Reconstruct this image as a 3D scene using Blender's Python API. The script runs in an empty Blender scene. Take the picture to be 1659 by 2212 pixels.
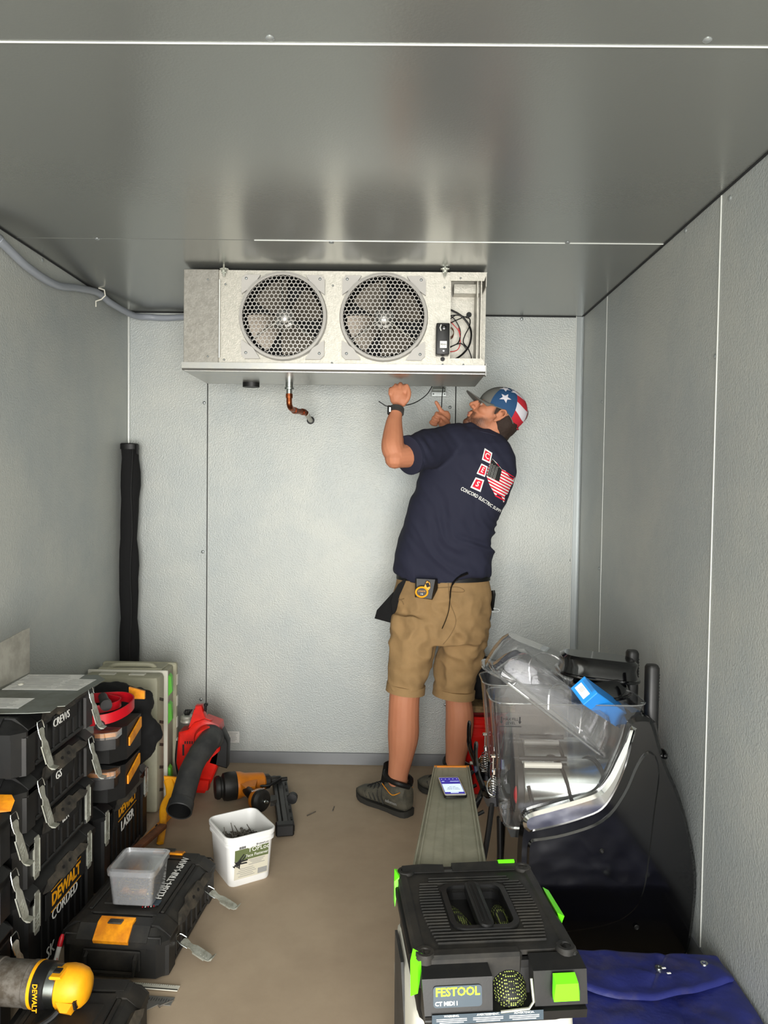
import bpy, bmesh, math, random
from mathutils import Vector as V, Matrix, noise
from mathutils.bvhtree import BVHTree
random.seed(7)
SC = bpy.context.scene
COL = SC.collection
PI = math.pi
R = math.radians

# ---------------------------------------------------------------- camera
def _cam():
    pitch, yaw, roll = -0.034772, -0.010928, 0.013291
    cy, sy, cp, sp = math.cos(yaw), math.sin(yaw), math.cos(pitch), math.sin(pitch)
    f = V((sy*cp, cy*cp, sp)); r = V((cy, -sy, 0)); u = r.cross(f)
    cr, sr = math.cos(roll), math.sin(roll)
    r2 = cr*r + sr*u; u2 = -sr*r + cr*u
    m = Matrix((r2, u2, -f)).transposed().to_4x4()
    m.translation = V((0.20293, 0, 1.43552))
    cd = bpy.data.cameras.new('camera'); co = bpy.data.objects.new('camera', cd)
    cd.sensor_fit = 'VERTICAL'; cd.sensor_height = 24.0
    cd.lens = 24.0*1633.25/2212
    cd.clip_start = 0.02; cd.clip_end = 60
    co.matrix_world = m
    COL.objects.link(co); SC.camera = co
_cam()
# ---------------------------------------------------------------- world, lights, exposure
wd = bpy.data.worlds.new('world'); SC.world = wd; wd.use_nodes = True
wd.node_tree.nodes['Background'].inputs[0].default_value = (0.80, 0.90, 1.0, 1)
wd.node_tree.nodes['Background'].inputs[1].default_value = 0.9
def area(name, loc, rot, sx, sy, power, col):
    l = bpy.data.lights.new(name, 'AREA'); l.shape = 'RECTANGLE'; l.size = sx; l.size_y = sy
    l.energy = power; l.color = col
    o = bpy.data.objects.new(name, l); o.location = loc; o.rotation_euler = rot; COL.objects.link(o); return o
# daylight coming in through the doorway behind the camera
area('doorway_daylight', (0.16, -1.25, 0.95), (R(87), 0, R(9)), 1.75, 1.85, 218, (1.0, 0.98, 0.94))
SC.view_settings.view_transform = 'Standard'; SC.view_settings.look = 'None'
SC.view_settings.gamma = 1; SC.view_settings.use_curve_mapping = False
SC.view_settings.exposure = 0.0
SC.cycles.max_bounces = 10; SC.cycles.transparent_max_bounces = 16
SC.cycles.transmission_bounces = 8; SC.cycles.glossy_bounces = 5
SC.cycles.use_denoising = True

# ---------------------------------------------------------------- pixel -> point (offline measured camera)
def _ray(px, py):
    m = SC.camera.matrix_world if False else _CM
    d = V(((px-829.5)/1633.25, -(py-1106)/1633.25, -1.0))
    return _CM.to_3x3() @ d
_CM = SC.camera.matrix_world.copy()
_pitch = None
def at(px, py, y=None, z=None, x=None):
    d = _ray(px, py); o = V((0.20293, 0, 1.43552))
    if y is not None: return o + d*(y/d.y)
    if z is not None: return o + d*((z-o.z)/d.z)
    return o + d*((x-o.x)/d.x)

# ---------------------------------------------------------------- materials
def lin(c):
    if isinstance(c, str):
        c = tuple(int(c[i:i+2], 16)/255 for i in (0, 2, 4))
    return tuple(((x/12.92) if x <= 0.04045 else ((x+0.055)/1.055)**2.4) for x in c) + (1,)
MT = {}
def mat(name, col, rough=0.5, metal=0.0, col2=None, nscale=8, nlo=0.4, nhi=0.6, bump=None, bdist=0.002,
        coat=0, spec=0.5, trans=0, alpha=1, emit=0, rvar=0, stretch=None, ior=1.45, aniso=0):
    m = bpy.data.materials.new(name); m.use_nodes = True; nt = m.node_tree; N = nt.nodes; L = nt.links
    b = N['Principled BSDF']; b.inputs['Base Color'].default_value = lin(col)
    b.inputs['Roughness'].default_value = rough; b.inputs['Metallic'].default_value = metal
    b.inputs['Coat Weight'].default_value = coat; b.inputs['Coat Roughness'].default_value = 0.08
    b.inputs['Specular IOR Level'].default_value = spec
    b.inputs['Transmission Weight'].default_value = trans; b.inputs['IOR'].default_value = ior
    b.inputs['Alpha'].default_value = alpha
    if emit:
        b.inputs['Emission Color'].default_value = lin(col); b.inputs['Emission Strength'].default_value = emit
    tc = None
    def coords():
        nonlocal tc
        if tc is None:
            t = N.new('ShaderNodeTexCoord'); mp = N.new('ShaderNodeMapping')
            if stretch: mp.inputs['Scale'].default_value = stretch
            L.new(t.outputs['Object'], mp.inputs['Vector']); tc = mp.outputs['Vector']
        return tc
    if col2 is not None:
        n = N.new('ShaderNodeTexNoise'); n.inputs['Scale'].default_value = nscale; n.inputs['Detail'].default_value = 6
        n.inputs['Roughness'].default_value = 0.65
        L.new(coords(), n.inputs['Vector'])
        mr = N.new('ShaderNodeMapRange'); mr.inputs['From Min'].default_value = nlo; mr.inputs['From Max'].default_value = nhi
        L.new(n.outputs['Fac'], mr.inputs['Value'])
        mx = N.new('ShaderNodeMix'); mx.data_type = 'RGBA'
        mx.inputs[6].default_value = lin(col); mx.inputs[7].default_value = lin(col2)
        L.new(mr.outputs['Result'], mx.inputs[0]); L.new(mx.outputs[2], b.inputs['Base Color'])
        if rvar:
            m2 = N.new('ShaderNodeMapRange'); m2.inputs['To Min'].default_value = rough; m2.inputs['To Max'].default_value = min(1, rough+rvar)
            L.new(mr.outputs['Result'], m2.inputs['Value']); L.new(m2.outputs['Result'], b.inputs['Roughness'])
    if bump:
        n = N.new('ShaderNodeTexNoise'); n.inputs['Scale'].default_value = bump[0]; n.inputs['Detail'].default_value = bump[2] if len(bump) > 2 else 3
        L.new(coords(), n.inputs['Vector'])
        bp = N.new('ShaderNodeBump'); bp.inputs['Strength'].default_value = bump[1]; bp.inputs['Distance'].default_value = bdist
        L.new(n.outputs['Fac'], bp.inputs['Height']); L.new(bp.outputs['Normal'], b.inputs['Normal'])
    MT[name] = m; return m
def glassy(name, tint=(0.9, 0.9, 0.9), gloss=0.12, rough=0.05, frost=0.0):
    # thin clear plastic: mostly see-through, a fresnel sheen and a faint milky body
    m = bpy.data.materials.new(name); m.use_nodes = True; nt = m.node_tree; N = nt.nodes; L = nt.links
    N.clear(); out = N.new('ShaderNodeOutputMaterial')
    tr = N.new('ShaderNodeBsdfTransparent'); tr.inputs[0].default_value = (*tint, 1)
    gl = N.new('ShaderNodeBsdfGlossy'); gl.inputs['Roughness'].default_value = rough
    fr = N.new('ShaderNodeLayerWeight'); fr.inputs['Blend'].default_value = 0.35
    mu = N.new('ShaderNodeMapRange'); mu.inputs['To Min'].default_value = gloss; mu.inputs['To Max'].default_value = 0.75
    L.new(fr.outputs['Facing'], mu.inputs['Value'])
    mx = N.new('ShaderNodeMixShader'); L.new(mu.outputs['Result'], mx.inputs[0])
    if frost:
        df = N.new('ShaderNodeBsdfDiffuse'); df.inputs[0].default_value = (0.75, 0.76, 0.78, 1)
        m0 = N.new('ShaderNodeMixShader'); m0.inputs[0].default_value = frost
        L.new(tr.outputs[0], m0.inputs[1]); L.new(df.outputs[0], m0.inputs[2]); L.new(m0.outputs[0], mx.inputs[1])
    else:
        L.new(tr.outputs[0], mx.inputs[1])
    L.new(gl.outputs[0], mx.inputs[2]); L.new(mx.outputs[0], out.inputs[0]); MT[name] = m; return m

# ---------------------------------------------------------------- mesh builder
ROOTM = {}
class MB:
    def __init__(s): s.v = []; s.f = []; s.m = []
    def add(s, vs, fs, m=0, T=None):
        k = len(s.v)
        s.v += [tuple(T @ V(p)) for p in vs] if T is not None else [tuple(p) for p in vs]
        s.f += [tuple(i+k for i in f) for f in fs]; s.m += [m]*len(fs); return s
    def hull(s, pts, m=0, T=None):
        bm = bmesh.new()
        for p in pts: bm.verts.new(p)
        r = bmesh.ops.convex_hull(bm, input=bm.verts)
        dead = [g for g in r['geom_interior'] if isinstance(g, bmesh.types.BMVert)]
        bmesh.ops.delete(bm, geom=dead, context='VERTS')
        bmesh.ops.dissolve_limit(bm, angle_limit=R(2), verts=bm.verts, edges=bm.edges)
        bm.verts.index_update()
        s.add([v.co[:] for v in bm.verts], [[v.index for v in f.verts] for f in bm.faces], m, T); bm.free(); return s
    def box(s, c, d, bev=0.0, m=0, T=None, rz=0, seg=1, rot=None):
        x, y, z = (a/2 for a in d); b = min(bev, x*.98, y*.98, z*.98)
        M0 = Matrix.Translation(c) @ (rot if rot is not None else Matrix.Rotation(rz, 4, 'Z'))
        if T is not None: M0 = T @ M0
        if b <= 0:
            vs = [(i*x, j*y, k*z) for i in (-1, 1) for j in (-1, 1) for k in (-1, 1)]
            return s.add(vs, [(0,1,3,2),(4,6,7,5),(0,4,5,1),(2,3,7,6),(0,2,6,4),(1,5,7,3)], m, M0)
        pts = []
        for i in (-1, 1):
            for j in (-1, 1):
                for k in (-1, 1):
                    if seg == 1:
                        pts += [(i*x, j*(y-b), k*(z-b)), (i*(x-b), j*y, k*(z-b)), (i*(x-b), j*(y-b), k*z)]
                    else:
                        for a in range(seg+1):
                            for c2 in range(seg+1):
                                t, p = a/seg*PI/2, c2/seg*PI/2
                                pts.append((i*(x-b+b*math.cos(t)*math.cos(p)), j*(y-b+b*math.cos(t)*math.sin(p)), k*(z-b+b*math.sin(t))))
        return s.hull(pts, m, M0)
    def tube(s, path, r, n=8, m=0, T=None, cap=True, squash=1.0, closed=False):
        P = [V(p) for p in path]; k = len(P); rr = r if isinstance(r, (list, tuple)) else [r]*k
        up = V((0, 0, 1)); vs = []; fs = []
        prev = None
        for i, p in enumerate(P):
            if closed: t = P[(i+1) % k]-P[i-1]
            else: t = P[min(i+1, k-1)]-P[max(i-1, 0)]
            t.normalize()
            if prev is None:
                a = t.cross(up)
                if a.length < .05: a = t.cross(V((0, 1, 0)))
                a.normalize()
            else:
                a = prev - t*prev.dot(t)
                if a.length < 1e-5: a = t.cross(up)
                a.normalize()
            prev = a; b = t.cross(a)
            for j in range(n):
                th = 2*PI*j/n
                vs.append(p + a*(rr[i]*math.cos(th)) + b*(rr[i]*squash*math.sin(th)))
        for i in range(k if closed else k-1):
            i2 = (i+1) % k
            for j in range(n):
                fs.append((i*n+j, i*n+(j+1) % n, i2*n+(j+1) % n, i2*n+j))
        if cap and not closed:
            fs.append(tuple(range(n-1, -1, -1))); fs.append(tuple((k-1)*n+j for j in range(n)))
        return s.add(vs, fs, m, T)
    def lathe(s, prof, n=24, m=0, T=None, sx=1, sy=1, cap=True):
        vs = []; fs = []; k = len(prof)
        for r, z in prof:
            for j in range(n):
                th = 2*PI*j/n; vs.append((r*sx*math.cos(th), r*sy*math.sin(th), z))
        for i in range(k-1):
            for j in range(n): fs.append((i*n+j, i*n+(j+1) % n, (i+1)*n+(j+1) % n, (i+1)*n+j))
        if cap:
            fs.append(tuple(range(n-1, -1, -1))); fs.append(tuple((k-1)*n+j for j in range(n)))
        return s.add(vs, fs, m, T)
    def prism(s, poly, h, m=0, T=None, z0=0):
        n = len(poly); vs = [(x, y, z0) for x, y in poly]+[(x, y, z0+h) for x, y in poly]
        fs = [tuple(range(n-1, -1, -1)), tuple(range(n, 2*n))]+[(i, (i+1) % n, n+(i+1) % n, n+i) for i in range(n)]
        return s.add(vs, fs, m, T)
    def loft(s, rings, m=0, T=None, cap=True, closed=True):
        n = len(rings[0]); vs = [p for r in rings for p in r]; fs = []
        for i in range(len(rings)-1):
            for j in range(n if closed else n-1): fs.append((i*n+j, i*n+(j+1) % n, (i+1)*n+(j+1) % n, (i+1)*n+j))
        if cap: fs += [tuple(range(n-1, -1, -1)), tuple((len(rings)-1)*n+j for j in range(n))]
        return s.add(vs, fs, m, T)
    def ball(s, c, r, m=0, n=12, T=None, rot=None):
        r = r if isinstance(r, (tuple, list)) else (r, r, r)
        M0 = Matrix.Translation(c) @ (rot if rot is not None else Matrix.Identity(4)) @ Matrix.Diagonal((*r, 1))
        if T is not None: M0 = T @ M0
        k = n//2
        prof = [(max(1e-4, math.sin(PI*i/k)), -math.cos(PI*i/k)) for i in range(k+1)]
        return s.lathe(prof, n, m, M0)
    def sheet(s, fn, nu, nv, th=0.0, m=0, T=None):
        g = [[V(fn(i/nu, j/nv)) for j in range(nv+1)] for i in range(nu+1)]
        vs = [g[i][j] for i in range(nu+1) for j in range(nv+1)]; w = nv+1
        fs = [(i*w+j, (i+1)*w+j, (i+1)*w+j+1, i*w+j+1) for i in range(nu) for j in range(nv)]
        if th:
            k = len(vs); ns = []
            for i in range(nu+1):
                for j in range(nv+1):
                    a = g[min(i+1, nu)][j]-g[max(i-1, 0)][j]; b = g[i][min(j+1, nv)]-g[i][max(j-1, 0)]
                    nn = a.cross(b); nn.normalize(); ns.append(nn)
            vs += [vs[i]-ns[i]*th for i in range(k)]
            fs += [tuple(q+k for q in reversed(f)) for f in fs[:]]
            bd = [(i*w) for i in range(nu)] ; 
            for i in range(nu):
                fs.append((i*w, k+i*w, k+(i+1)*w, (i+1)*w)); a = i*w+nv; b2 = (i+1)*w+nv; fs.append((a, b2, k+b2, k+a))
            for j in range(nv):
                fs.append((j, j+1, k+j+1, k+j)); a = nu*w+j; fs.append((a, k+a, k+a+1, a+1))
        return s.add(vs, fs, m, T)
    def build(s, name, mats, parent=None, world=True, ang=35, label=None, smooth=True):
        if not isinstance(mats, (list, tuple)): mats = [mats]
        me = bpy.data.meshes.new(name)
        vs = s.v
        if parent is not None and world and parent in ROOTM:
            inv = ROOTM[parent].inverted(); vs = [tuple(inv @ V(p)) for p in vs]
        me.from_pydata(vs, [], s.f)
        for m in mats: me.materials.append(MT[m] if isinstance(m, str) else m)
        if len(mats) > 1: me.polygons.foreach_set('material_index', s.m)
        bm = bmesh.new(); bm.from_mesh(me); bmesh.ops.recalc_face_normals(bm, faces=bm.faces); bm.to_mesh(me); bm.free()
        if smooth: me.shade_smooth(); me.set_sharp_from_angle(angle=R(ang))
        me.update()
        return link(me, name, parent, label)
def link(me, name, parent=None, label=None):
    o = bpy.data.objects.new(name, me); COL.objects.link(o)
    if parent is not None:
        o.parent = parent
        if parent in ROOTM: ROOTM[o] = ROOTM[parent]
    if label: o['label'] = label
    return o
def thing(name, label, cat, loc=(0, 0, 0), rz=0, group=None, rot=None):
    o = bpy.data.objects.new(name, None); COL.objects.link(o); o.empty_display_size = .05
    M0 = Matrix.Translation(loc) @ (rot if rot is not None else Matrix.Rotation(rz, 4, 'Z'))
    o.matrix_world = M0
    ROOTM[o] = M0
    o['label'] = label; o['category'] = cat
    if group: o['group'] = group
    return o
def tag(o, label, cat, group=None, kind=None):
    if label: o['label'] = label
    if cat: o['category'] = cat
    if group: o['group'] = group
    if kind: o['kind'] = kind
    return o
def rebase(o):
    # a one-mesh thing built in world coordinates: move its origin to its base centre
    me = o.data; c = [sum(v.co[i] for v in me.vertices)/len(me.vertices) for i in (0, 1)]
    z = min(v.co.z for v in me.vertices); d = V((c[0], c[1], z)); me.transform(Matrix.Translation(-d)); o.location = d; return o
def dup(root, loc=None, rz=None, label=None):
    def cp(o, par):
        c = o.copy(); COL.objects.link(c); c.parent = par
        for ch in o.children: cp(ch, c)
        return c
    r = cp(root, None)
    if loc is not None: r.location = loc
    if rz is not None: r.rotation_euler.z = rz
    if label: r['label'] = label
    return r
def text(name, s, size, m, T, parent=None, world=True, ext=0.0006, bold=0.0, align='CENTER', sx=1.0, shear=0, space=1.0, label=None, sub=0):
    cu = bpy.data.curves.new(name, 'FONT'); cu.body = s; cu.size = size; cu.extrude = ext; cu.offset = bold
    cu.align_x = align; cu.align_y = 'CENTER'; cu.shear = shear; cu.space_character = space; cu.resolution_u = 2
    o = bpy.data.objects.new(name, cu); COL.objects.link(o)
    dg = bpy.context.evaluated_depsgraph_get(); dg.update()
    me = bpy.data.meshes.new_from_object(o.evaluated_get(dg)); bpy.data.objects.remove(o)
    me.name = name
    M0 = T @ Matrix.Diagonal((sx, 1, 1, 1))
    if parent is not None and world and parent in ROOTM: M0 = ROOTM[parent].inverted() @ M0
    me.transform(M0); me.materials.clear(); me.materials.append(MT[m])
    return link(me, name, parent, label)
def TR(loc, X, Y):
    # frame: local x axis along X, local y along Y
    X = V(X).normalized(); Z = X.cross(V(Y)).normalized(); Y = Z.cross(X)
    m = Matrix((X, Y, Z)).transposed().to_4x4(); m.translation = V(loc); return m
def smoothpath(pts, k=6):
    P = [V(p) for p in pts]; out = []
    for i in range(len(P)-1):
        p0 = P[max(i-1, 0)]; p1 = P[i]; p2 = P[i+1]; p3 = P[min(i+2, len(P)-1)]
        for j in range(k):
            t = j/k
            out.append(0.5*((2*p1)+(p2-p0)*t+(2*p0-5*p1+4*p2-p3)*t*t+(3*p1-p0-3*p2+p3)*t**3))
    out.append(P[-1]); return out
def sm_tube(mb, pts, rad, k=6, n=16, squash=1.0, T=None):
    # rounded limb: radius eased between the control points
    P = smoothpath(pts, k); Rr = [v.x for v in smoothpath([(r, 0, 0) for r in rad], k)]
    return mb.tube(P, Rr, n, squash=squash, T=T)
def rrect(w, h, r, n=3):
    out = []
    for cx, cy, a0 in ((w/2-r, h/2-r, 0), (-w/2+r, h/2-r, 90), (-w/2+r, -h/2+r, 180), (w/2-r, -h/2+r, 270)):
        for i in range(n+1):
            a = R(a0+90*i/n); out.append((cx+r*math.cos(a), cy+r*math.sin(a)))
    return out

# ---------------------------------------------------------------- palette
mat('panel', (.71, .72, .70), 0.52, 0.25, bump=(150, 1.0, 1.5), bdist=.0018, col2=(.66, .68, .675), nscale=1.3)
mat('guard_grey', (.68, .67, .65), 0.4)
mat('blade_grey', (.45, .42, .38), 0.4, .5)
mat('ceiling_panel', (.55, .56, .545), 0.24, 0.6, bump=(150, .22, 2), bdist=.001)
mat('seam', (.86, .87, .85), 0.35, 0.3)
mat('dark_gap', (.10, .105, .11), 0.7)
mat('rivet', (.62, .64, .64), 0.35, 0.6)
mat('floor', (.68, .61, .52), 0.75, col2=(.63, .56, .475), nscale=3.5, nlo=.35, nhi=.7, bump=(220, .15), bdist=.001)
mat('base_vinyl', (.40, .41, .42), 0.45)
mat('stucco_end', (.58, .57, .54), 0.42, 0.4, bump=(170, .5, 2), bdist=.0012, col2=(.53, .52, .49), nscale=60)
mat('stucco_alu', (.72, .705, .665), 0.42, 0.4, bump=(170, .5, 2), bdist=.0012, col2=(.67, .66, .62), nscale=60)
mat('alu', (.72, .715, .69), 0.30, 0.8, col2=(.70, .70, .69), nscale=25)
mat('steel', (.72, .74, .73), 0.25, 1.0)
mat('zinc', (.74, .75, .71), 0.34, 0.55, col2=(.60, .60, .55), nscale=30, rvar=.2)
mat('chrome', (.88, .88, .88), 0.07, 1.0)
mat('galv', (.50, .52, .50), 0.45, 0.55, col2=(.43, .44, .41), nscale=9)
mat('copper', (.66, .36, .20), 0.32, 0.9, col2=(.42, .22, .13), nscale=40)
mat('black_plastic', (.060, .061, .064), 0.45, col2=(.105, .102, .095), nscale=14, nlo=.45, nhi=.75, bump=(300, .15), bdist=.0006)
mat('dusty_black', (.095, .093, .088), 0.55, col2=(.22, .205, .18), nscale=11, nlo=.45, nhi=.85, bump=(260, .2), bdist=.0008)
mat('charcoal_plastic', (.17, .175, .178), 0.5, col2=(.23, .23, .225), nscale=12)
mat('dusty_tan', (.30, .275, .235), 0.7, col2=(.17, .16, .145), nscale=18)
mat('gloss_black', (.018, .018, .022), 0.12, coat=.6)
mat('soft_black', (.035, .035, .04), 0.9, bump=(40, .4), bdist=.004)
mat('rubber', (.035, .035, .037), 0.5)
mat('grey_plastic', (.55, .57, .60), 0.4)
mat('wire_red', (.75, .10, .12), 0.4)
mat('wire_brown', (.35, .20, .12), 0.4)
mat('white_print', (.88, .88, .86), 0.6)
mat('grey_print', (.55, .55, .54), 0.6)
mat('ink', (.06, .06, .06), 0.7)
mat('paper', (.86, .86, .84), 0.8, col2=(.80, .80, .79), nscale=20)
mat('yellow', (.95, .66, .06), 0.5, col2=(.90, .60, .05), nscale=12)
mat('amber', (.95, .62, .10), 0.45, col2=(.80, .48, .10), nscale=18)
mat('orange', (.80, .47, .10), 0.42, col2=(.62, .35, .09), nscale=10, nlo=.45, nhi=.8)
mat('red', (.84, .12, .07), 0.35, col2=(.70, .10, .07), nscale=8)
mat('bucket_red', (.82, .08, .05), 0.4)
mat('crimson', (.74, .06, .12), 0.4)
mat('blue_card', (.13, .53, .86), 0.5)
mat('tarp', (.125, .15, .40), 0.45, col2=(.27, .25, .31), nscale=9, nlo=.50, nhi=.80, bump=(45, .5), bdist=.003)
mat('dull_metal', (.64, .63, .59), .55, .2, col2=(.55, .54, .50), nscale=10)
mat('green', (.42, .93, .10), 0.4)
mat('case_green', (.36, .70, .24), 0.4)
mat('case_beige', (.66, .65, .56), 0.6, col2=(.58, .57, .50), nscale=9, nlo=.4, nhi=.8)
mat('case_white', (.80, .79, .74), 0.5)
mat('bucket_white', (.88, .88, .87), 0.42)
mat('wood', (.50, .31, .19), 0.6, col2=(.38, .22, .13), nscale=14, stretch=(1, 1, .15))
mat('osb', (.55, .45, .30), 0.75, col2=(.40, .31, .20), nscale=30)
mat('nail_steel', (.46, .44, .41), 0.45, 0.4, col2=(.34, .31, .27), nscale=40)
mat('brass', (.62, .52, .28), 0.35, 0.8)
mat('hose_mesh', (.08, .09, .07), 0.6)
mat('hose_lime', (.62, .72, .25), 0.6)
mat('olive_label', (.36, .40, .25), 0.6)
mat('beige_label', (.77, .75, .68), 0.6)
mat('badge_grey', (.24, .29, .33), 0.3)
mat('platform_grey', (.62, .61, .54), 0.5, 0.2, col2=(.55, .55, .48), nscale=7, bump=(90, .2), bdist=.0006)
glassy('clear', (.93, .93, .93), .05, .06, .03)
glassy('clear_smoke', (.88, .88, .89), .05, .05, .02)
glassy('clear_milk', (.93, .94, .95), .05, .15, .15)
glassy('clear_lid', (.82, .82, .80), .22, .08, .10)

# ================================================================ THE ROOM
W2, YB, YF, H = 1.1508, 3.852, -1.35, 2.3
def struct(name, mb, m, parent=None, **k):
    o = mb.build(name, m, parent, **k)
    if parent is None: o['kind'] = 'structure'
    return o
floor = struct('floor', MB().box((0, (YB+YF)/2, -.03), (2*W2+.12, YB-YF+.12, .06)), 'floor')
ceiling = struct('ceiling', MB().box((0, (YB+YF)/2, H+.05), (2*W2+.12, YB-YF+.12, .08)), 'dark_gap')
wall_back = struct('wall_back', MB().box((0, YB+.05, H/2), (2*W2+.12, .08, H+.02)), 'dark_gap')
wall_left = struct('wall_left', MB().box((-W2-.05, (YB+YF)/2, H/2), (.08, YB-YF+.02, H+.02)), 'dark_gap')
wall_right = struct('wall_right', MB().box((W2+.05, (YB+YF)/2, H/2), (.08, YB-YF+.02, H+.02)), 'dark_gap')
wf = MB()   # wall with the doorway, behind the photographer
wf.box((-1.04, YF-.05, H/2), (.22, .08, H)); wf.box((1.08, YF-.05, H/2), (.14, .08, H)); wf.box((.04, YF-.05, H-.15), (1.94, .08, .3))
struct('wall_front', wf, 'panel')
def screw_mb(mb, p, n, r=.008):
    n = V(n); q = n.to_track_quat('Z', 'Y').to_matrix().to_4x4()
    mb.lathe([(r, 0), (r, .0012), (r*.8, .0028), (r*.4, .004), (.0003, .0045)], 12, 0, Matrix.Translation(p) @ q)
def screw(parent, p, n, r=.008):
    mb = MB(); screw_mb(mb, p, n, r); return mb.build('screw_cap', 'rivet', parent)
# ceiling panels run across the room
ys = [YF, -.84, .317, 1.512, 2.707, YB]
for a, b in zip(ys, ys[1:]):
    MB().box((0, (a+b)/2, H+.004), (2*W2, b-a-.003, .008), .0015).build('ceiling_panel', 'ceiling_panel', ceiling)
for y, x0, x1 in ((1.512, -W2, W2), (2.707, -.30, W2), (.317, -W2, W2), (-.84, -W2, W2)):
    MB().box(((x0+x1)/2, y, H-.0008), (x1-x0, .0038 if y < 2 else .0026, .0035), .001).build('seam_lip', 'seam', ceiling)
for px, py in ((583, 82), (1528, 86), (716, 524), (1226, 524), (210, 516)):
    screw(ceiling, at(px, py, z=H), (0, 0, -1), .009)
# back wall: three panels
xs = [-W2, -.743, .516, W2]
for a, b in zip(xs, xs[1:]):
    MB().box(((a+b)/2, YB+.004, H/2), (b-a-.005, .008, H), .002).build('wall_panel', 'panel', wall_back)
for x in (-.743+.004, .516-.004):
    MB().box((x, YB-.0006, H/2), (.0025, .003, H), .0008).build('seam_lip', 'seam', wall_back)
for px, py in ((441, 870), (438, 1192), (434, 1511), (972, 880), (1243, 883), (1234, 1210), (1127, 689), (962, 1522)):
    screw(wall_back, at(px, py, y=YB), (0, -1, 0), .0085)
# side walls
for nm, wl, sx, cuts in (('l', wall_left, -1, [YF, -.2, 1.0, 2.2, YB]), ('r', wall_right, 1, [YF, -.15, 1.05, 2.2466, 3.42, YB])):
    if sx < 0: cuts = [YF, .1, YB]
    for a, b in zip(cuts, cuts[1:]):
        MB().box((sx*(W2+.004), (a+b)/2, H/2), (.008, b-a-.003, H), .0015).build('wall_panel', 'panel', wl)
MB().box((W2-.0006, 2.2466, H/2), (.0035, .0055, H), .001).build('seam_lip', 'seam', wall_right)
MB().box((W2-.0003, 3.42, H/2), (.002, .0018, H)).build('seam_lip', 'seam', wall_right)
for px, py in ((1300, 868), (1294, 1228), (1481, 498), (1545, 770), (1577, 428)):
    screw(wall_right, at(px, py, x=W2), (-1, 0, 0), .008)
screw(wall_left, at(92, 562, x=-W2), (1, 0, 0), .008)
struct('trim_1', MB().box((-W2+.006, YB-.006, H/2), (.011, .011, H), .004, seg=2), 'seam')
tr2 = MB().box((W2-.016, YB-.003, H/2), (.032, .005, H), .002).box((W2-.003, YB-.016, H/2), (.005, .03, H), .002)
struct('trim_2', tr2, 'rivet')
tr = MB().box((W2-.034, YB-.004, H/2), (.0045, .006, H), .0015); tr.build('seam_lip', 'seam')['kind'] = 'structure'
# vinyl base strips
struct('baseboard_back', MB().hull([(x, y, z) for x in (-W2, W2) for y, z in ((YB, 0), (YB-.016, 0), (YB-.007, .010), (YB-.004, .055), (YB, .058))]), 'base_vinyl')
for sx, nm in ((-1, 'left'), (1, 'right')):
    struct('baseboard_'+nm, MB().hull([(sx*x, y, z) for y in (YF, YB) for x, z in ((W2, 0), (W2-.016, 0), (W2-.007, .010), (W2-.004, .055), (W2, .058))]), 'base_vinyl')
# caulk bead ceiling / walls
cb = MB()
cb.tube([(-W2+.003, YF, H-.003), (-W2+.003, YB-.003, H-.003), (W2-.003, YB-.003, H-.003), (W2-.003, YF, H-.003)], .0035, 6)
o = cb.build('trim_3', 'dark_gap'); o['kind'] = 'structure'
# notice stuck low on the back wall
c = at(504, 1592, y=YB-.003); t = thing('wall_notice', 'small white printed notice stuck low on back wall beside red blower', 'notice', c)
MB().box(c, (.062, .0012, .058)).build('sheet', 'paper', t)
mb = MB()
for i in range(6): mb.box(c+V((-.004*(i % 2), -.0009, .02-.008*i)), (.046-.008*(i % 3), .0004, .0022))
mb.build('printed_lines', 'grey_print', t)

# ================================================================ CONDUIT ALONG THE LEFT WALL
def tube_thing(name, label, cat, pts, r, m, n=10, k=6, group=None):
    P = smoothpath(pts, k); o = MB().tube(P, r, n).build(name, m); rebase(o); tag(o, label, cat, group); return o
X = -W2+.02
t = thing('conduit', 'grey flexible conduit running along the left wall up to the evaporator', 'conduit', (-W2+.02, 3.0, 2.25))
pts = [(X, -.6, 2.27), (X, .8, 2.22), at(-60, 480, x=X), at(0, 521, x=X), at(60, 577, x=X), at(120, 615, x=X), at(165, 622, x=X), at(210, 632, x=X), at(240, 655, x=X+.01), V((X+.04, YB-.09, 2.262)), V((X+.10, YB-.025, 2.268)), V((-.95, YB-.02, 2.266)), V((-.80, YB-.02, 2.272)), V((-.3, YB-.03, 2.27)), V((0, YB-.08, 2.25))]
MB().tube(smoothpath(pts, 8), .0155, 12).build('tubing', 'grey_plastic', t)
X2 = X+.026
pts = [at(-60, 465, x=X2), at(0, 510, x=X2), at(60, 565, x=X2), at(120, 604, x=X2), at(165, 615, x=X2), at(205, 624, x=X2), at(240, 650, x=X2+.012)]
mb = MB(); p = at(213, 636, x=X+.01)
mb.tube([p+V((0, .0, .028)), p+V((.026, 0, .02)), p+V((.03, 0, -.005)), p+V((.012, 0, -.022)), p+V((-.012, 0, -.03)), p+V((-.012, 0, -.055))], .003, 6)
mb.build('clip', 'case_white', t)

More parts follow.
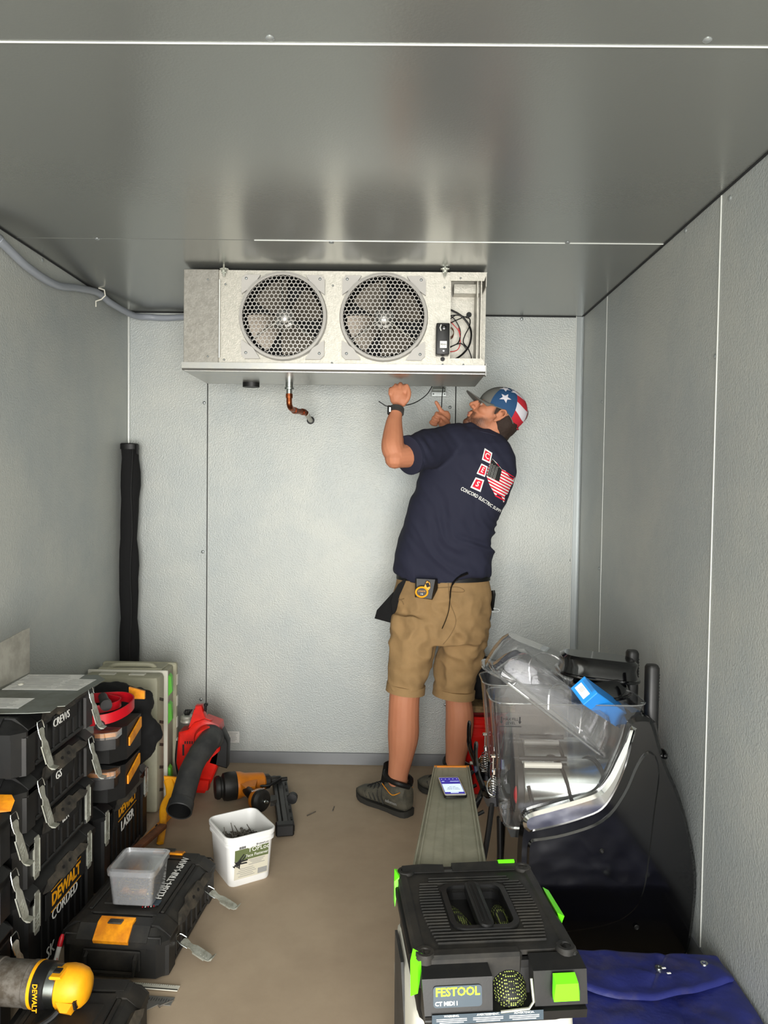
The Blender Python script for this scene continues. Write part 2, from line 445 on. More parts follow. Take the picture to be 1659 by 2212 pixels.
# ================================================================ EVAPORATOR UNIT
EY = 3.03
ev = thing('evaporator_unit', 'silver two-fan evaporator cooler unit hung from the ceiling', 'cooler unit', (-.03, EY, 1.88))
xl, xr, zb, zt = -.637, .566, 1.905, 2.284
x1, x2 = at(473, 700, y=EY).x, at(973, 700, y=EY).x     # front panel edges
body = MB()
body.box((( xl+x2)/2, EY+.265, (zb+zt)/2), (x2-xl-.01, .19, zt-zb-.012), .002, m=1)           # cabinet behind front panel
body.box(((xl+xr)/2, EY+.19, zt-.004), (xr-xl, .36, .006), .001)                      # top flange
body.box(((x2+xr)/2, EY+.115, (zb+zt)/2), (xr-x2+.02, .004, zt-zb), 0)                       # back of junction bay
body.box((xl+.002, EY+.18, (zb+zt)/2), (.004, .35, zt-zb), 0)
body.build('cabinet', ['stucco_alu', 'dark_gap'], ev)
fc = [at(612, 682, y=EY), at(829, 684, y=EY)]
FR = .166
def plate_with_holes(mb, x0, x1, z0, z1, y, holes, th):
    # front sheet with round openings: columns of quads around each circle
    xs = [x0]; segs = []
    cuts = sorted(h[0] for h in holes); mid = [x0]+[(cuts[i]+cuts[i+1])/2 for i in range(len(cuts)-1)]+[x1]
    for i, (cx, cz, r) in enumerate(sorted(holes)):
        a, b = mid[i], mid[i+1]; n = 48; ci = []; co = []
        for k in range(n):
            th_ = 2*PI*k/n; dx, dz = math.cos(th_), math.sin(th_)
            ci.append((cx+dx*r, cz+dz*r))
            s = min(((b-cx)/dx if dx > 0 else (a-cx)/dx) if abs(dx) > 1e-6 else 9, ((z1-cz)/dz if dz > 0 else (z0-cz)/dz) if abs(dz) > 1e-6 else 9)
            co.append((cx+dx*s, cz+dz*s))
        vs = [(p[0], y, p[1]) for p in ci]+[(p[0], y, p[1]) for p in co]+[(p[0], y+th, p[1]) for p in ci]
        fs = [(k, (k+1) % n, n+(k+1) % n, n+k) for k in range(n)]+[(k, 2*n+k, 2*n+(k+1) % n, (k+1) % n) for k in range(n)]
        # corner fill
        for (qx, qz) in ((a, z0), (a, z1), (b, z0), (b, z1)):
            kk = [k for k in range(n) if (abs(co[k][0]-qx) < 1e-6) and (abs(co[(k+1) % n][1]-qz) < 1e-6) or (abs(co[k][1]-qz) < 1e-6) and (abs(co[(k+1) % n][0]-qx) < 1e-6)]
            for k in kk:
                vs.append((qx, y, qz)); fs.append((n+k, n+(k+1) % n, len(vs)-1))
        mb.add(vs, fs)
fp = MB(); plate_with_holes(fp, x1, x2, zb, zt, EY, [(c.x, c.z, FR) for c in fc], .02)
front = fp.build('front_panel', 'stucco_alu', ev)
lp = MB().box(((xl+x1)/2, EY-.003, (zb+zt)/2), (x1-xl, .012, zt-zb), .0015)
lp.build('end_cover', 'stucco_end', ev)
MB().box((x1+.004, EY-.010, 2.09), (.005, .004, .31), .001).build('edge_strip', 'seam', ev)
# open junction bay on the right
bay = MB()
bx = at(1032, 700, y=EY+.05).x
bay.box((xr-.036, EY+.06, (zb+zt)/2), (.004, .11, zt-zb), 0)
bay.box((xr-.003, EY+.06, zt-.03), (.003, .12, .05), 0)
bay.hull([(x2-.005, EY-.004, zt), (xr, EY-.004, zt), (xr-.012, EY-.004, zt-.034), (x2-.005, EY-.004, zt-.034), (x2-.005, EY-.001, zt), (xr, EY-.001, zt), (xr-.012, EY-.001, zt-.034), (x2-.005, EY-.001, zt-.034)])
bay.box(((x2+xr)/2, EY+.085, zt-.05), (xr-x2-.03, .06, .04), .002)
bay.box((xr-.022, EY+.02, (zb+zt)/2), (.004, .04, zt-zb-.03), 0)
bay.hull([(x2-.01, EY-.004, zb), (xr-.006, EY-.004, zb), (xr-.006, EY-.004, zb+.028), (xr-.016, EY-.004, zb+.040), (x2-.01, EY-.004, zb+.040), (x2-.01, EY-.001, zb), (xr-.006, EY-.001, zb), (xr-.016, EY-.001, zb+.04), (x2-.01, EY-.001, zb+.04)])
bay.build('wiring_bay', 'stucco_alu', ev)
MB().lathe([(.011, 0), (.011, .002)], 16, T=TR(at(1013, 680, y=EY+.11), (1, 0, 0), (0, 0, 1))).build('knockout_hole', 'dark_gap', ev)
# drain pan
pan = MB()
pz = 1.886
pan.hull([(xl-.006, EY-.012, zb+.012), (xr, EY-.012, zb+.012), (xl-.006, EY-.012, zb-.012), (xr, EY-.012, zb-.012), (xl-.006, EY+.01, zb+.012), (xr, EY+.01, zb+.012), (xl-.006, EY-.004, pz), (xr, EY-.004, pz), (xl-.006, EY+.01, pz), (xr, EY+.01, pz)])
pan.box(((xl+xr)/2, EY+.19, pz-.001), (xr-xl, .37, .003), .0005)
pan.box(((xl+xr)/2, EY+.373, pz+.02), (xr-xl-.02, .004, .045))
pan.box((xr+.0, EY+.0, zb-.005), (.004, .03, .05), .001)
pan.build('drain_pan', 'alu', ev)
MB().lathe([(.03, -.02), (.03, 0)], 18, T=Matrix.Translation((-.43, EY+.33, pz-.002)), sx=1.25).build('pan_grommet', 'rubber', ev)
pb = MB()
for k, (px, py) in enumerate([(449, 604), (449, 770), (487, 614), (484, 777), (484, 793), (719, 617), (717, 784), (960, 621), (956, 788), (956, 803), (1001, 788), (995, 601)]):
    mb = MB(); screw_mb(mb, at(px, py, y=EY-.004 if px > 480 else EY-.009), (0, -1, 0), .004); mb.build('screw_head', 'rivet', ev)
# hanging bolts
for px in (485, 961):
    p = at(px, 583, y=EY-.006); hb = MB()
    hb.box(p+V((0, -.002, .002)), (.034, .018, .004), .001); hb.box(p+V((0, -.01, -.005)), (.02, .004, .022), .001)
    hb.lathe([(.009, 0), (.009, .01), (.004, .012), (.004, .022)], 6, T=Matrix.Translation(p+V((0, -.012, -.013))))
    hb.lathe([(.004, -.03), (.004, .028)], 8, T=Matrix.Translation(p+V((0, -.012, 0))))
    hb.build('hanger_bolt', 'zinc', ev)
# fans
for c in fc:
    ring = MB()
    ring.prism(rrect(.338, .338, .03, 4), .006, T=TR((c.x, EY-.001, c.z-.012), (1, 0, 0), (0, 0, 1)))
    # ring replaced below by frame ears: keep only the corner ears
    ear = MB()
    for sx in (-1, 1):
        for sz in (-1, 1):
            q = [(sx*.165, sz*.09), (sx*.165, sz*.15), (sx*.150, sz*.165), (sx*.09, sz*.165), (sx*.118, sz*.122)]
            ear.prism([(a, b) for a, b in q], .012, T=TR((c.x, EY-.002, c.z-.008), (1, 0, 0), (0, 0, 1)))
    n = 48
    prof = [(FR+.002, EY-.001), (FR+.010, EY-.004), (FR+.006, EY-.022), (FR-.002, EY-.026), (FR-.006, EY-.022), (FR-.004, EY+.002)]
    vs = []; fs = []
    for r, y in prof:
        for j in range(n):
            a = 2*PI*j/n; vs.append((c.x+r*math.cos(a), y, c.z-.004+r*math.sin(a)))
    for i in range(len(prof)-1):
        for j in range(n): fs.append((i*n+j, i*n+(j+1) % n, (i+1)*n+(j+1) % n, (i+1)*n+j))
    ear.add(vs, fs)
    ring_o = ear.build('fan_ring', 'guard_grey', ev)
    for sx in (-1, 1):
        for sz in (-1, 1):
            mb = MB(); screw_mb(mb, (c.x+sx*.146, EY-.014, c.z-.004+sz*.146), (0, -1, 0), .006); mb.build('screw_head', 'rivet', ring_o)
    # honeycomb guard, slightly domed
    g = MB(); pit = .0172; rr = pit/math.sqrt(3)
    for i in range(-12, 13):
        for j in range(-12, 13):
            hx = pit*(i+(.5 if j % 2 else 0)); hz = pit*.866*j; d0 = math.hypot(hx, hz)
            if d0 > FR-.004: continue
            vs = []
            for rad, dy in ((rr*1.0, 0), (rr*.83, 0), (rr*.83, .005)):
                for k in range(6):
                    a = R(30+60*k); x, z = hx+rad*math.cos(a), hz+rad*math.sin(a); d = math.hypot(x, z)
                    if d > FR: x, z = x*FR/d, z*FR/d; d = FR
                    vs.append((c.x+x, EY-.030+.016*(d/FR)**3+dy, c.z-.004+z))
            g.add(vs, [(k, (k+1) % 6, 6+(k+1) % 6, 6+k) for k in range(6)]+[(6+k, 6+(k+1) % 6, 12+(k+1) % 6, 12+k) for k in range(6)])
    go = g.build('fan_guard', 'guard_grey' if 'guard_grey' in MT else 'grey_plastic', ev, ang=20)
    # fan blades, hub, struts, dark shroud
    sh = MB(); sh.lathe([(FR, 0), (FR, .08), (FR-.01, .15)], 40, T=TR((c.x, EY+.004, c.z), (1, 0, 0), (0, 0, -1)), cap=False)
    sh.lathe([(FR, 0), (.001, .001)], 40, T=TR((c.x, EY+.16, c.z), (1, 0, 0), (0, 0, -1)), cap=False)
    sh.build('shroud', 'dark_gap', ev)
    for k in range(4):
        a0 = R(28+90*k); bl = MB()
        def fn(u, v, a0=a0):
            r = .03+(.118)*u; w = R(34)*(1.15-.25*u); a = a0+(v-.5)*2*w; 
            return (c.x+r*math.cos(a), EY+.05+.045*(v-.5), c.z+r*math.sin(a))
        bl.sheet(fn, 6, 6, .0015); bl.build('fan_blade', 'blade_grey' if 'blade_grey' in MT else 'galv', ev)
    hb = MB(); Tm = TR((c.x, EY+.03, c.z), (1, 0, 0), (0, 0, -1))
    hb.lathe([(.001, -.016), (.016, -.014), (.026, -.008), (.03, .004), (.04, .008), (.04, .07)], 20, T=Tm)
    hb.build('motor', 'alu', ev)
    st = MB()
    for a in (95, 215, 325):
        a = R(a); st.tube([(c.x+.02*math.cos(a), EY+.012, c.z+.02*math.sin(a)), (c.x+.075*math.cos(a), EY+.02, c.z+.075*math.sin(a)), (c.x+(FR-.004)*math.cos(a), EY+.03, c.z+(FR-.004)*math.sin(a))], .004, 6)
    st.tube([(c.x-.035, EY+.01, c.z-.04), (c.x, EY+.006, c.z-.056), (c.x+.035, EY+.01, c.z-.04)], .004, 6)
    st.build('motor_bracket', 'steel', ev)
# thermostat box
p = at(956, 734, y=EY-.03); th = MB()
th.box(p, (.052, .05, .122), .004, seg=2); tb = th.build('thermostat_box', 'black_plastic', ev)
MB().lathe([(.010, 0), (.010, .004), (.006, .006)], 14, T=TR(p+V((.004, -.0255, .042)), (1, 0, 0), (0, 0, 1))).build('dial', 'gloss_black', tb)
a_ = MB(); a_.tube([p+V((-.012+.002*abs(k), -.0258, .042+.006*k)) for k in (-2, -1, 0, 1, 2)], .002, 6); a_.build('dial_arc', 'white_print', tb)
MB().box(p+V((.002, -.0255, -.023)), (.027, .001, .027), .0004).build('sticker', 'white_print', tb)
text('printing', 'PENN', .009, 'ink', TR(p+V((.002, -.0262, -.023)), (1, 0, 0), (0, 0, 1)), tb)
MB().lathe([(.004, 0), (.003, .002)], 10, T=TR(p+V((.003, -.0255, -.048)), (1, 0, 0), (0, 0, 1))).build('screw_head', 'chrome', tb)
MB().lathe([(.0085, 0), (.0085, .006), (.0055, .006), (.005, .002)], 16, T=TR(at(956, 776, y=EY-.002), (1, 0, 0), (0, 0, 1))).build('bushing', 'rubber', ev)
# wires inside the bay
WY = EY+.055
def wires(name, m, lst, r):
    mb = MB()
    for pl in lst: mb.tube(smoothpath([at(a, b, y=WY+.006*i % .02) for i, (a, b) in enumerate(pl)], 5), r, 6)
    return mb.build(name, m, ev)
wires('black_cable', 'rubber', [[(970, 668), (990, 678), (1004, 690), (1014, 705), (1018, 722), (1014, 745), (1004, 760), (990, 772), (966, 785)]], .0042)
wires('wire', 'rubber', [[(970, 682), (990, 681), (1008, 686), (1015, 690), (1014, 705), (1004, 725), (1001, 740), (1012, 755), (1018, 772), (1017, 784)], [(968, 700), (985, 692), (1000, 686), (1008, 684)], [(970, 680), (982, 690), (993, 710), (994, 728), (988, 742), (970, 750)], [(970, 752), (985, 744), (998, 743), (1008, 755)], [(968, 692), (985, 680)]], .0024)
wires('wire', 'wire_red', [[(968, 690), (980, 702), (991, 716), (994, 735), (992, 750), (984, 758), (968, 760)], [(990, 708), (994, 720)]], .0018)
wires('wire', 'wire_brown', [[(972+8*math.cos(a*.9), 722+11*math.sin(a*.9)-a*.25) for a in range(26)]], .0012)
# outlet box on wall below with hanging leads
p = at(948, 842, y=YB-.03)
jb = thing('junction_box', 'open zinc electrical box on the wall under the evaporator', 'electrical box', (p.x, YB, p.z))
q = MB(); q.box(p+V((0, .005, .01)), (.066, .045, .004), .001); q.box(p+V((0, .005, -.028)), (.066, .045, .003), .001)
q.box(p+V((-.032, .005, -.01)), (.003, .045, .04), 0); q.box(p+V((.032, .005, -.01)), (.003, .045, .04), 0); q.box(p+V((0, .027, -.01)), (.064, .002, .04))
q.build('box', 'galv', jb)
MB().box(p+V((0, -.017, -.024)), (.074, .0025, .022), .0008).build('cover_plate', 'steel', jb)
for dx in (-.028, .028):
    mb = MB(); screw_mb(mb, p+V((dx, -.0185, -.024)), (0, -1, 0), .004); mb.build('screw_head', 'rivet', jb)
tube_thing('dangling_lead', 'thin black lead with plug end looping behind the left wrist', 'cable', [at(934, 833, y=3.6), at(922, 852, y=3.55), at(900, 868, y=3.45), at(878, 875, y=3.42), at(850, 876, y=3.4), at(835, 877, y=3.4), at(826, 872, y=3.4), at(818, 867, y=3.4)], .0022, 'rubber')
tube_thing('dangling_wire', 'short black wire hanging from the open electrical box to the right hand', 'wire', [at(957, 836, y=3.7), at(955, 855, y=3.6), at(954, 880, y=3.52)], .0022, 'rubber')
# drain pipe
dp = thing('drain_pipe', 'copper drain pipe from the evaporator pan into the back wall', 'pipe', at(625, 860, y=3.36))
a = at(625, 826, y=3.34); b = at(625, 862, y=3.34)
m_ = MB(); m_.lathe([(.017, 0), (.017, -.022), (.021, -.024), (.021, -.032), (.013, -.034), (.013, -.05)], 16, T=Matrix.Translation((a.x, a.y, pz-.001)))
m_.build('union_fitting', 'steel', dp)
z0 = pz-.05
pts = [V((a.x, a.y, z0)), V((a.x, a.y, z0-.02)), at(625, 872, y=3.34), at(628, 881, y=3.36), at(637, 887, y=3.42), at(655, 890, y=3.5), at(662, 893, y=3.52)]
MB().tube(smoothpath(pts, 6), .0125, 14).build('copper_bend', 'copper', dp)
MB().tube([(a.x, a.y, z0-.002), (a.x, a.y, z0-.02)], .0155, 14).build('coupling', 'copper', dp)
for i in (4, 5):
    d = (pts[i+1]-pts[i-1]).normalized(); MB().tube([pts[i]-d*.012, pts[i]+d*.012], .0152, 14).build('coupling', 'copper', dp)
MB().tube(smoothpath([at(662, 893, y=3.52), at(666, 900, y=3.62), at(670, 907, y=3.78), at(671, 908, y=YB+.0)], 5), .011, 12).build('plastic_stub', 'case_white', dp)
MB().lathe([(.02, 0), (.019, .005), (.014, .008)], 18, T=TR(at(671, 908, y=YB), (1, 0, 0), (0, 0, 1))).build('wall_seal', 'charcoal_plastic', dp)

# ================================================================ LEFT SIDE: STACKED TOOL BOXES
FX = -.785   # the face of the stacks towards the aisle
def latch_open(parent, T, ln=.115):
    # sprung steel side latch: bail wire, necked plate, curled lip (local x across, y up, z outwards)
    mb = MB()
    out = [(-.010, 0), (.010, 0), (.017, -.006), (.016, -.012), (.010, -.026), (.010, -.034), (.0165, -.046), (.0165, -ln+.012), (.012, -ln+.002), (-.012, -ln+.002), (-.0165, -ln+.012), (-.0165, -.05), (-.010, -.036), (-.013, -.02), (-.017, -.012), (-.017, -.006)]
    mb.prism(out, .0022, 0, T)
    for sx in (-1, 1):
        mb.prism([(sx*.0165, -.048), (sx*.0145, -.048), (sx*.0145, -ln+.016), (sx*.0165, -ln+.016)], .006, 0, T, z0=-.004)
    mb.hull([(x, y, z) for x in (-.0125, .0125) for y, z in ((-ln+.004, 0), (-ln+.004, .0022), (-ln-.004, .006), (-ln-.006, .016), (-ln-.004, .017), (-ln-.001, .008))], 0, T)
    for k in range(3): mb.box((0, -.068-.010*k, .0025), (.018, .002, .0016), .0005, 0, T, rot=Matrix.Rotation(R(25), 4, 'Z'))
    p = mb.build('latch', 'zinc', parent, world=False)
    w = MB(); w.tube([(-.017, -.028, .003), (-.0185, -.01, .003), (-.0165, .014, .004), (-.013, .020, .004), (.013, .020, .004), (.0165, .014, .004), (.0185, -.004, .003)], .0016, 6, 0, T)
    w.build('bail_wire', 'steel', p, world=False)
    return p
def latch_shut(parent, T):
    mb = MB(); mb.prism([(-.016, 0), (-.010, .008), (.010, .008), (.016, 0), (.016, -.10), (.012, -.112), (-.012, -.112), (-.016, -.10)], .0022, 0, T)
    for sx in (-1, 1): mb.prism([(sx*.0165, -.004), (sx*.0145, -.004), (sx*.0145, -.10), (sx*.0165, -.10)], .007, 0, T, z0=-.003)
    for k in range(4): mb.box((0, -.062-.011*k, .0028), (.020, .0025, .002), .0006, 0, T, rot=Matrix.Rotation(R(22), 4, 'Z'))
    return mb.build('latch', 'zinc', parent, world=False)
def tough_box(label, loc, rz, L=.53, D=.34, Hh=.155, latches='open', end=True, lx=.18, group=None, tilt=16, topnum=True, grip=True, m='black_plastic', drop=0.0):
    t = thing('tool_box', label, 'tool box', loc, rz, group)
    hl = .052; x, y = L/2, D/2
    b = MB(); c = .022
    b.hull([(sx*(x-i), sy*(y-j), z) for sx in (-1, 1) for sy in (-1, 1) for i, j in ((.012, .034), (.034, .012)) for z in (.006, Hh-hl)] + [(sx*(x-.03), sy*(y-.03), 0) for sx in (-1, 1) for sy in (-1, 1)])
    for sx in (-1, 1):      # corner pillars
        for sy in (-1, 1):
            b.hull([(sx*(x-.095+i), sy*(y-j), z) for i, j in ((0, .02), (.008, .004), (.058, .004), (.066, .02)) for z in (.004, Hh-hl-.004)])
    for k in range(7):      # ribs along the long face
        xx = -.14+.28*k/6
        for sy in (-1, 1): b.box((xx, sy*(y-.014), (Hh-hl)/2+.004), (.006, .014, Hh-hl-.02), .002)
    b.box((0, -(y-.013), .014), (.33, .014, .014), .004)
    b.build('body', m, t, world=False)
    l = MB(); z0, z1 = Hh-hl+.001, Hh
    l.hull([(sx*(x-i), sy*(y-j), z) for sx in (-1, 1) for sy in (-1, 1) for i, j, z in ((.0, .030, z0), (.030, .0, z0), (0, .03, z0+.014), (.03, 0, z0+.014), (.034, .052, z1-.008), (.05, .034, z1-.008))])
    for sx in (-1, 1):
        for sy in (-1, 1):  # lid corner blocks
            l.hull([(sx*(x-.10+i), sy*(y-j), z) for i, j, z in ((0, .0, z0-.006), (0, .0, z0+.018), (0, .036, z1-.004), (.06, .0, z0-.006), (.06, 0, z0+.018), (.06, .036, z1-.004), (0, .07, z1-.002), (.06, .07, z1-.002), (0, .07, z0), (.06, .07, z0))])
        l.hull([(sx*(x-i), j, z) for i, z in ((.002, z0-.004), (.0, z0+.018), (.032, z1-.002), (.075, z1-.002), (.075, z0)) for j in (-.105, .105)])
    l.box((0, 0, z1-.006), (L-.17, D-.12, .010), .003)
    l.box((0, 0, z1-.002), (L-.26, D-.16, .008), .003)
    for sy in (-1, 1): l.box((0, sy*(D/2-.052), z1-.006), (L-.21, .012, .010), .003)
    lid = l.build('lid', m, t, world=False)
    # long-face grip with two finger holes, dusty
    if grip:
        g = MB(); zz = Hh-.020 if Hh < .2 else Hh-.040
        pr = [(-.15, -.012), (-.115, .010), (-.06, .010), (-.045, .020), (.045, .020), (.06, .010), (.115, .010), (.15, -.012), (.13, -.018), (.06, -.014), (.045, -.024), (-.045, -.024), (-.06, -.014), (-.13, -.018)]
        T = Matrix.Translation((0, -y-.004, zz)) @ Matrix.Rotation(R(58), 4, 'X')
        g.prism(pr, .012, 0, T, z0=-.012)
        go = g.build('grip_lip', 'dusty_tan', t, world=False)
        for k in (-.022, .022):
            MB().lathe([(.008, 0), (.008, .0015)], 12, 0, T @ Matrix.Translation((k, 0, -.0005)), sy=.6).build('grip_hole', 'ink', go, world=False)
    if end:       # folding carry handle and amber lid catch on the short ends
        for sx in (-1, 1):
            e = MB(); zc = min(Hh-hl-.02, .085)
            e.tube([(sx*(x-.005), -.075, zc), (sx*(x+.008), -.075, zc-.006), (sx*(x+.010), -.07, zc-.05), (sx*(x+.010), .07, zc-.05), (sx*(x+.008), .075, zc-.006), (sx*(x-.005), .075, zc)], .008, 6)
            e.box((sx*(x-.006), 0, zc-.02), (.010, .17, .06), .003)
            e.build('carry_handle', m, t, world=False)
    for sx in (-1, 1):
        if latches == 'open':
            T = Matrix.Translation((sx*lx, -y-.010, Hh-.045-drop)) @ Matrix.Rotation(R(90-tilt), 4, 'X')
            latch_open(t, T)
        elif latches == 'shut':
            T = Matrix.Translation((sx*lx, -y+.002, Hh-.035-drop)) @ Matrix.Rotation(R(90), 4, 'X')
            latch_shut(t, T)
    return t
def wtxt(name, s, size, y, z, m, parent, **k): return text(name, s, size, m, TR((FX+.0015, y, z), (0, 1, 0), (0, 0, 1)), parent, **k)
XC = FX-.17
A1 = tough_box('tall black tool box at the bottom of the middle stack, hand-lettered CORDED', (XC, 2.27, 0), PI/2, Hh=.305, latches='shut', lx=.185)
A2 = tough_box('black tool box directly on the tall CORDED box, with shut flat latches', (XC, 2.265, .306), PI/2, Hh=.158, latches='shut', lx=.18)
A3 = tough_box('black tool box third up in the middle stack, lettered GS in white', (XC, 2.262, .465), PI/2, Hh=.158, latches='open', lx=.177)
A4 = tough_box('black tool box topmost in the middle stack, lettered CREWS, under the sheet metal', (XC, 2.26, .624), PI/2, Hh=.165, latches='open', lx=.177)
B1 = tough_box('tall black tool box at the foot of the nearest stack, behind the router', (XC, 1.715, 0), PI/2, Hh=.29, latches='open', lx=.22, drop=.02)
B2 = tough_box('black tool box in the middle of the nearest stack with a hanging steel latch', (XC, 1.715, .291), PI/2, Hh=.15, latches='open', lx=.22, drop=.0)
B3 = tough_box('black tool box on top of the nearest stack with an amber lid catch', (XC, 1.715, .442), PI/2, Hh=.15, latches='open', lx=.22, drop=0)
MB().hull([(-.87, 1.90, .593), (-.782, 1.955, .593), (-.87, 1.975, .593), (-.78, 1.93, .575), (-.87, 1.90, .575), (-.87, 1.975, .60), (-.80, 1.975, .60)]).build('lid_catch', 'amber', B3)
CX = tough_box('tall black tool box lettered LASER at the far end of the row', (XC, 2.822, 0), PI/2, Hh=.305, latches='shut', lx=.21)
# lettering
def logo(parent, yc, z, size):
    MB().box((FX+.0005, yc, z), (.002, .28, .075), .0005).build('badge', 'ink', parent)
    t_ = wtxt('lettering', 'DEWALT', size, yc, z, 'yellow', parent, bold=size*.03, sx=1.0, ext=.0008)
    for dz in (-.62, .62): MB().box((FX+.002, yc, z+dz*size), (.001, size*4.2, .0022)).build('logo_rule', 'yellow', t_)
logo(A1, 2.275, .200, .050)
wtxt('handwriting', 'CORDED', .044, 2.265, .152, 'white_print', A1, ext=.0005)
wtxt('handwriting', 'SK', .05, 2.165, .058, 'white_print', A1, ext=.0005)
logo(CX, 2.81, .222, .046)
wtxt('handwriting', 'LASER', .050, 2.81, .160, 'white_print', CX, bold=.0008)
for b_, s_, y_, z_ in ((A4, 'CREWS', 2.235, .724), (A3, 'GS', 2.215, .562), (A2, 'IER', 2.262, .415)):
    MB().box((FX+.002, y_+.03, z_), (.004, .15, .045), .001).build('label_plate', 'ink', b_)
    text('handwriting', s_, .034, 'white_print', TR((FX+.0048, y_, z_), (0, 1, 0), (0, 0, 1)), b_, bold=.0001)
# ---- trim saw box on the floor
tz = R(90-4.0)
TB = tough_box('low black tool box lying in the aisle with clear tub on it, lettered TRIM-SAW', (-.572, 2.37, 0), tz, L=.50, D=.325, Hh=.150, latches='none', end=True, m='dusty_black')
for sx in (-1, 1):
    q = MB(); q.hull([(sx*(.25+i), j, k) for i, k in ((.007, .120), (.001, .108), (-.03, .153), (-.055, .157), (-.055, .150)) for j in (-.052, .052)])
    cch = q.build('lid_catch', 'amber', TB, world=False)
    MB().box((sx*.217, 0, .155), (.022, .042, .005), .002).build('catch_window', 'dusty_tan', cch, world=False)
    for yy in (-.115, .115):
        MB().tube([(sx*.247, yy-.03, .112), (sx*.236, yy-.026, .125), (sx*.236, yy+.026, .125), (sx*.247, yy+.03, .112)], .003, 6).build('lid_rib', 'dusty_black', TB, world=False)
for xx in (-.13, .145):
    Tm = Matrix.Translation((xx, -.168, .055)) @ Matrix.Rotation(R(-12), 4, 'Z') @ Matrix.Rotation(R(22), 4, 'X')
    latch_open(TB, Tm, ln=.105)
text('handwriting', 'FLUSH-TRIM-SAW', .033, 'white_print', TR((.045, -.075, .1535), (1, .0, 0), (0, 1, 0)), TB, world=False, bold=.0003, ext=.0004)
fl = MB()
for k in range(5): fl.hull([(-.135+.002*k+a, -.045-.008*k-b, z) for a, b in ((0, 0), (.05-.004*k, -.012), (.05-.004*k, -.008), (0, .003)) for z in (.1525, .1535)], m=k % 2)
fl.box((-.105, -.075, .1535), (.028, .03, .001), 0, m=2)
fl.build('flag_sticker', ['crimson', 'white_print', 'badge_grey'], TB, world=False)
# ---- near floor box that carries the router
FB = tough_box('low dusty black tool box at the bottom left corner under the router', (-.575, 1.72, 0), PI/2, L=.50, D=.31, Hh=.13, latches='none', end=False, m='dusty_black')
# ---- clear tub of nails on the trim-saw box
c = V((-.565, 2.292, .1565)); tub = thing('plastic_tub', 'clear square plastic tub with lid, half full of loose nails', 'tub', c, R(-3))
def rr_ring(w, h, r, z, n=3): return [(x, y, z) for x, y in rrect(w, h, r, n)]
def open_tub(name, w0, w1, h, z1, th, m, parent, d0=None, d1=None, r=.014):
    d0 = d0 or w0; d1 = d1 or w1
    rings = [rr_ring(w0-.01, d0-.01, r, 0), rr_ring(w0, d0, r, .004), rr_ring(w1, d1, r, z1), rr_ring(w1-2*th, d1-2*th, r-th/2, z1), rr_ring(w0-2*th, d0-2*th, r-th/2, .004+th)]
    return MB().loft(rings).build(name, m, parent, world=False)
open_tub('tub_body', .125, .142, 0, .108, .0012, 'clear_milk', tub)
r_ = MB(); r_.loft([rr_ring(.150, .150, .018, .096), rr_ring(.152, .152, .018, .112), rr_ring(.140, .140, .015, .116), rr_ring(.134, .134, .013, .116), rr_ring(.130, .130, .013, .104), rr_ring(.002, .002, .0005, .104)])
r_.build('tub_lid', 'clear_milk', tub, world=False)
def scatter(name, label, cat, c, rx, ry, z0, hh, n, ln, r, m, rz=0, seed=3, upr=.25, parent=None):
    rnd = random.Random(seed); mb = MB()
    for i in range(n):
        x, y = rnd.uniform(-1, 1)*rx, rnd.uniform(-1, 1)*ry; a = rnd.uniform(0, 2*PI)
        el = rnd.uniform(-upr, upr) if rnd.random() > .08 else rnd.uniform(.6, 1.2)
        z = z0 + hh*(i/n)**.8*(1-.35*((x/rx)**2+(y/ry)**2)/2)
        d = V((math.cos(a)*math.cos(el), math.sin(a)*math.cos(el), math.sin(el)))*ln*rnd.uniform(.7, 1)/2
        p = V((x, y, z+abs(d.z)))
        for s_ in (0, 1):
            pass
        for k, lim in ((0, rx), (1, ry)):
            lim2 = lim-abs(d[k])-.005
            p[k] = max(-lim2, min(lim2, p[k])) if lim2 > 0 else 0
        q = Matrix.Rotation(rz, 4, 'Z'); A, B = q @ (p-d), q @ (p+d)
        mb.tube([V(c)+A, V(c)+B], [r, r*.6], 5, m=rnd.choice((0, 0, 0, 1)))
        mb.tube([V(c)+A, V(c)+A-(B-A).normalized()*r], r*2.1, 6, m=rnd.choice((0, 0, 1)))
    o = mb.build(name, m, parent, smooth=False)
    if parent is None: rebase(o); tag(o, label, cat, kind='stuff')
    return o
scatter('loose_nails', 'tangle of loose nails and brass screws inside the clear tub', 'nails', c+V((0, 0, .004)), .054, .054, .0, .058, 170, .07, .0014, ['nail_steel', 'brass'], rz=R(-3), seed=5)
# ---- white bucket
c = V((-.337, 2.742, 0)); ba = R(33)
bk = thing('white_bucket', 'white square plastic bucket of dark screws on the floor with a green label', 'bucket', c, ba)
bw, bd = .185, .215
rings = [rr_ring(.150, .170, .022, 0, 4), rr_ring(.158, .178, .026, .006, 4), rr_ring(.176, .200, .03, .148, 4), rr_ring(.188, .212, .032, .150, 4), rr_ring(.188, .212, .032, .158, 4), rr_ring(.182, .206, .03, .160, 4), rr_ring(.182, .206, .03, .168, 4), rr_ring(.192, .216, .034, .170, 4), rr_ring(.194, .218, .034, .184, 4), rr_ring(.190, .214, .033, .187, 4), rr_ring(.182, .206, .03, .187, 4), rr_ring(.170, .194, .028, .15, 4), rr_ring(.152, .172, .024, .01, 4)]
MB().loft(rings).build('bucket_shell', 'bucket_white', bk, world=False)
yf = -.089; ta = Matrix.Translation((0, -.0955, .082)) @ Matrix.Rotation(R(90+4.4), 4, 'X')   # label plane on the front face
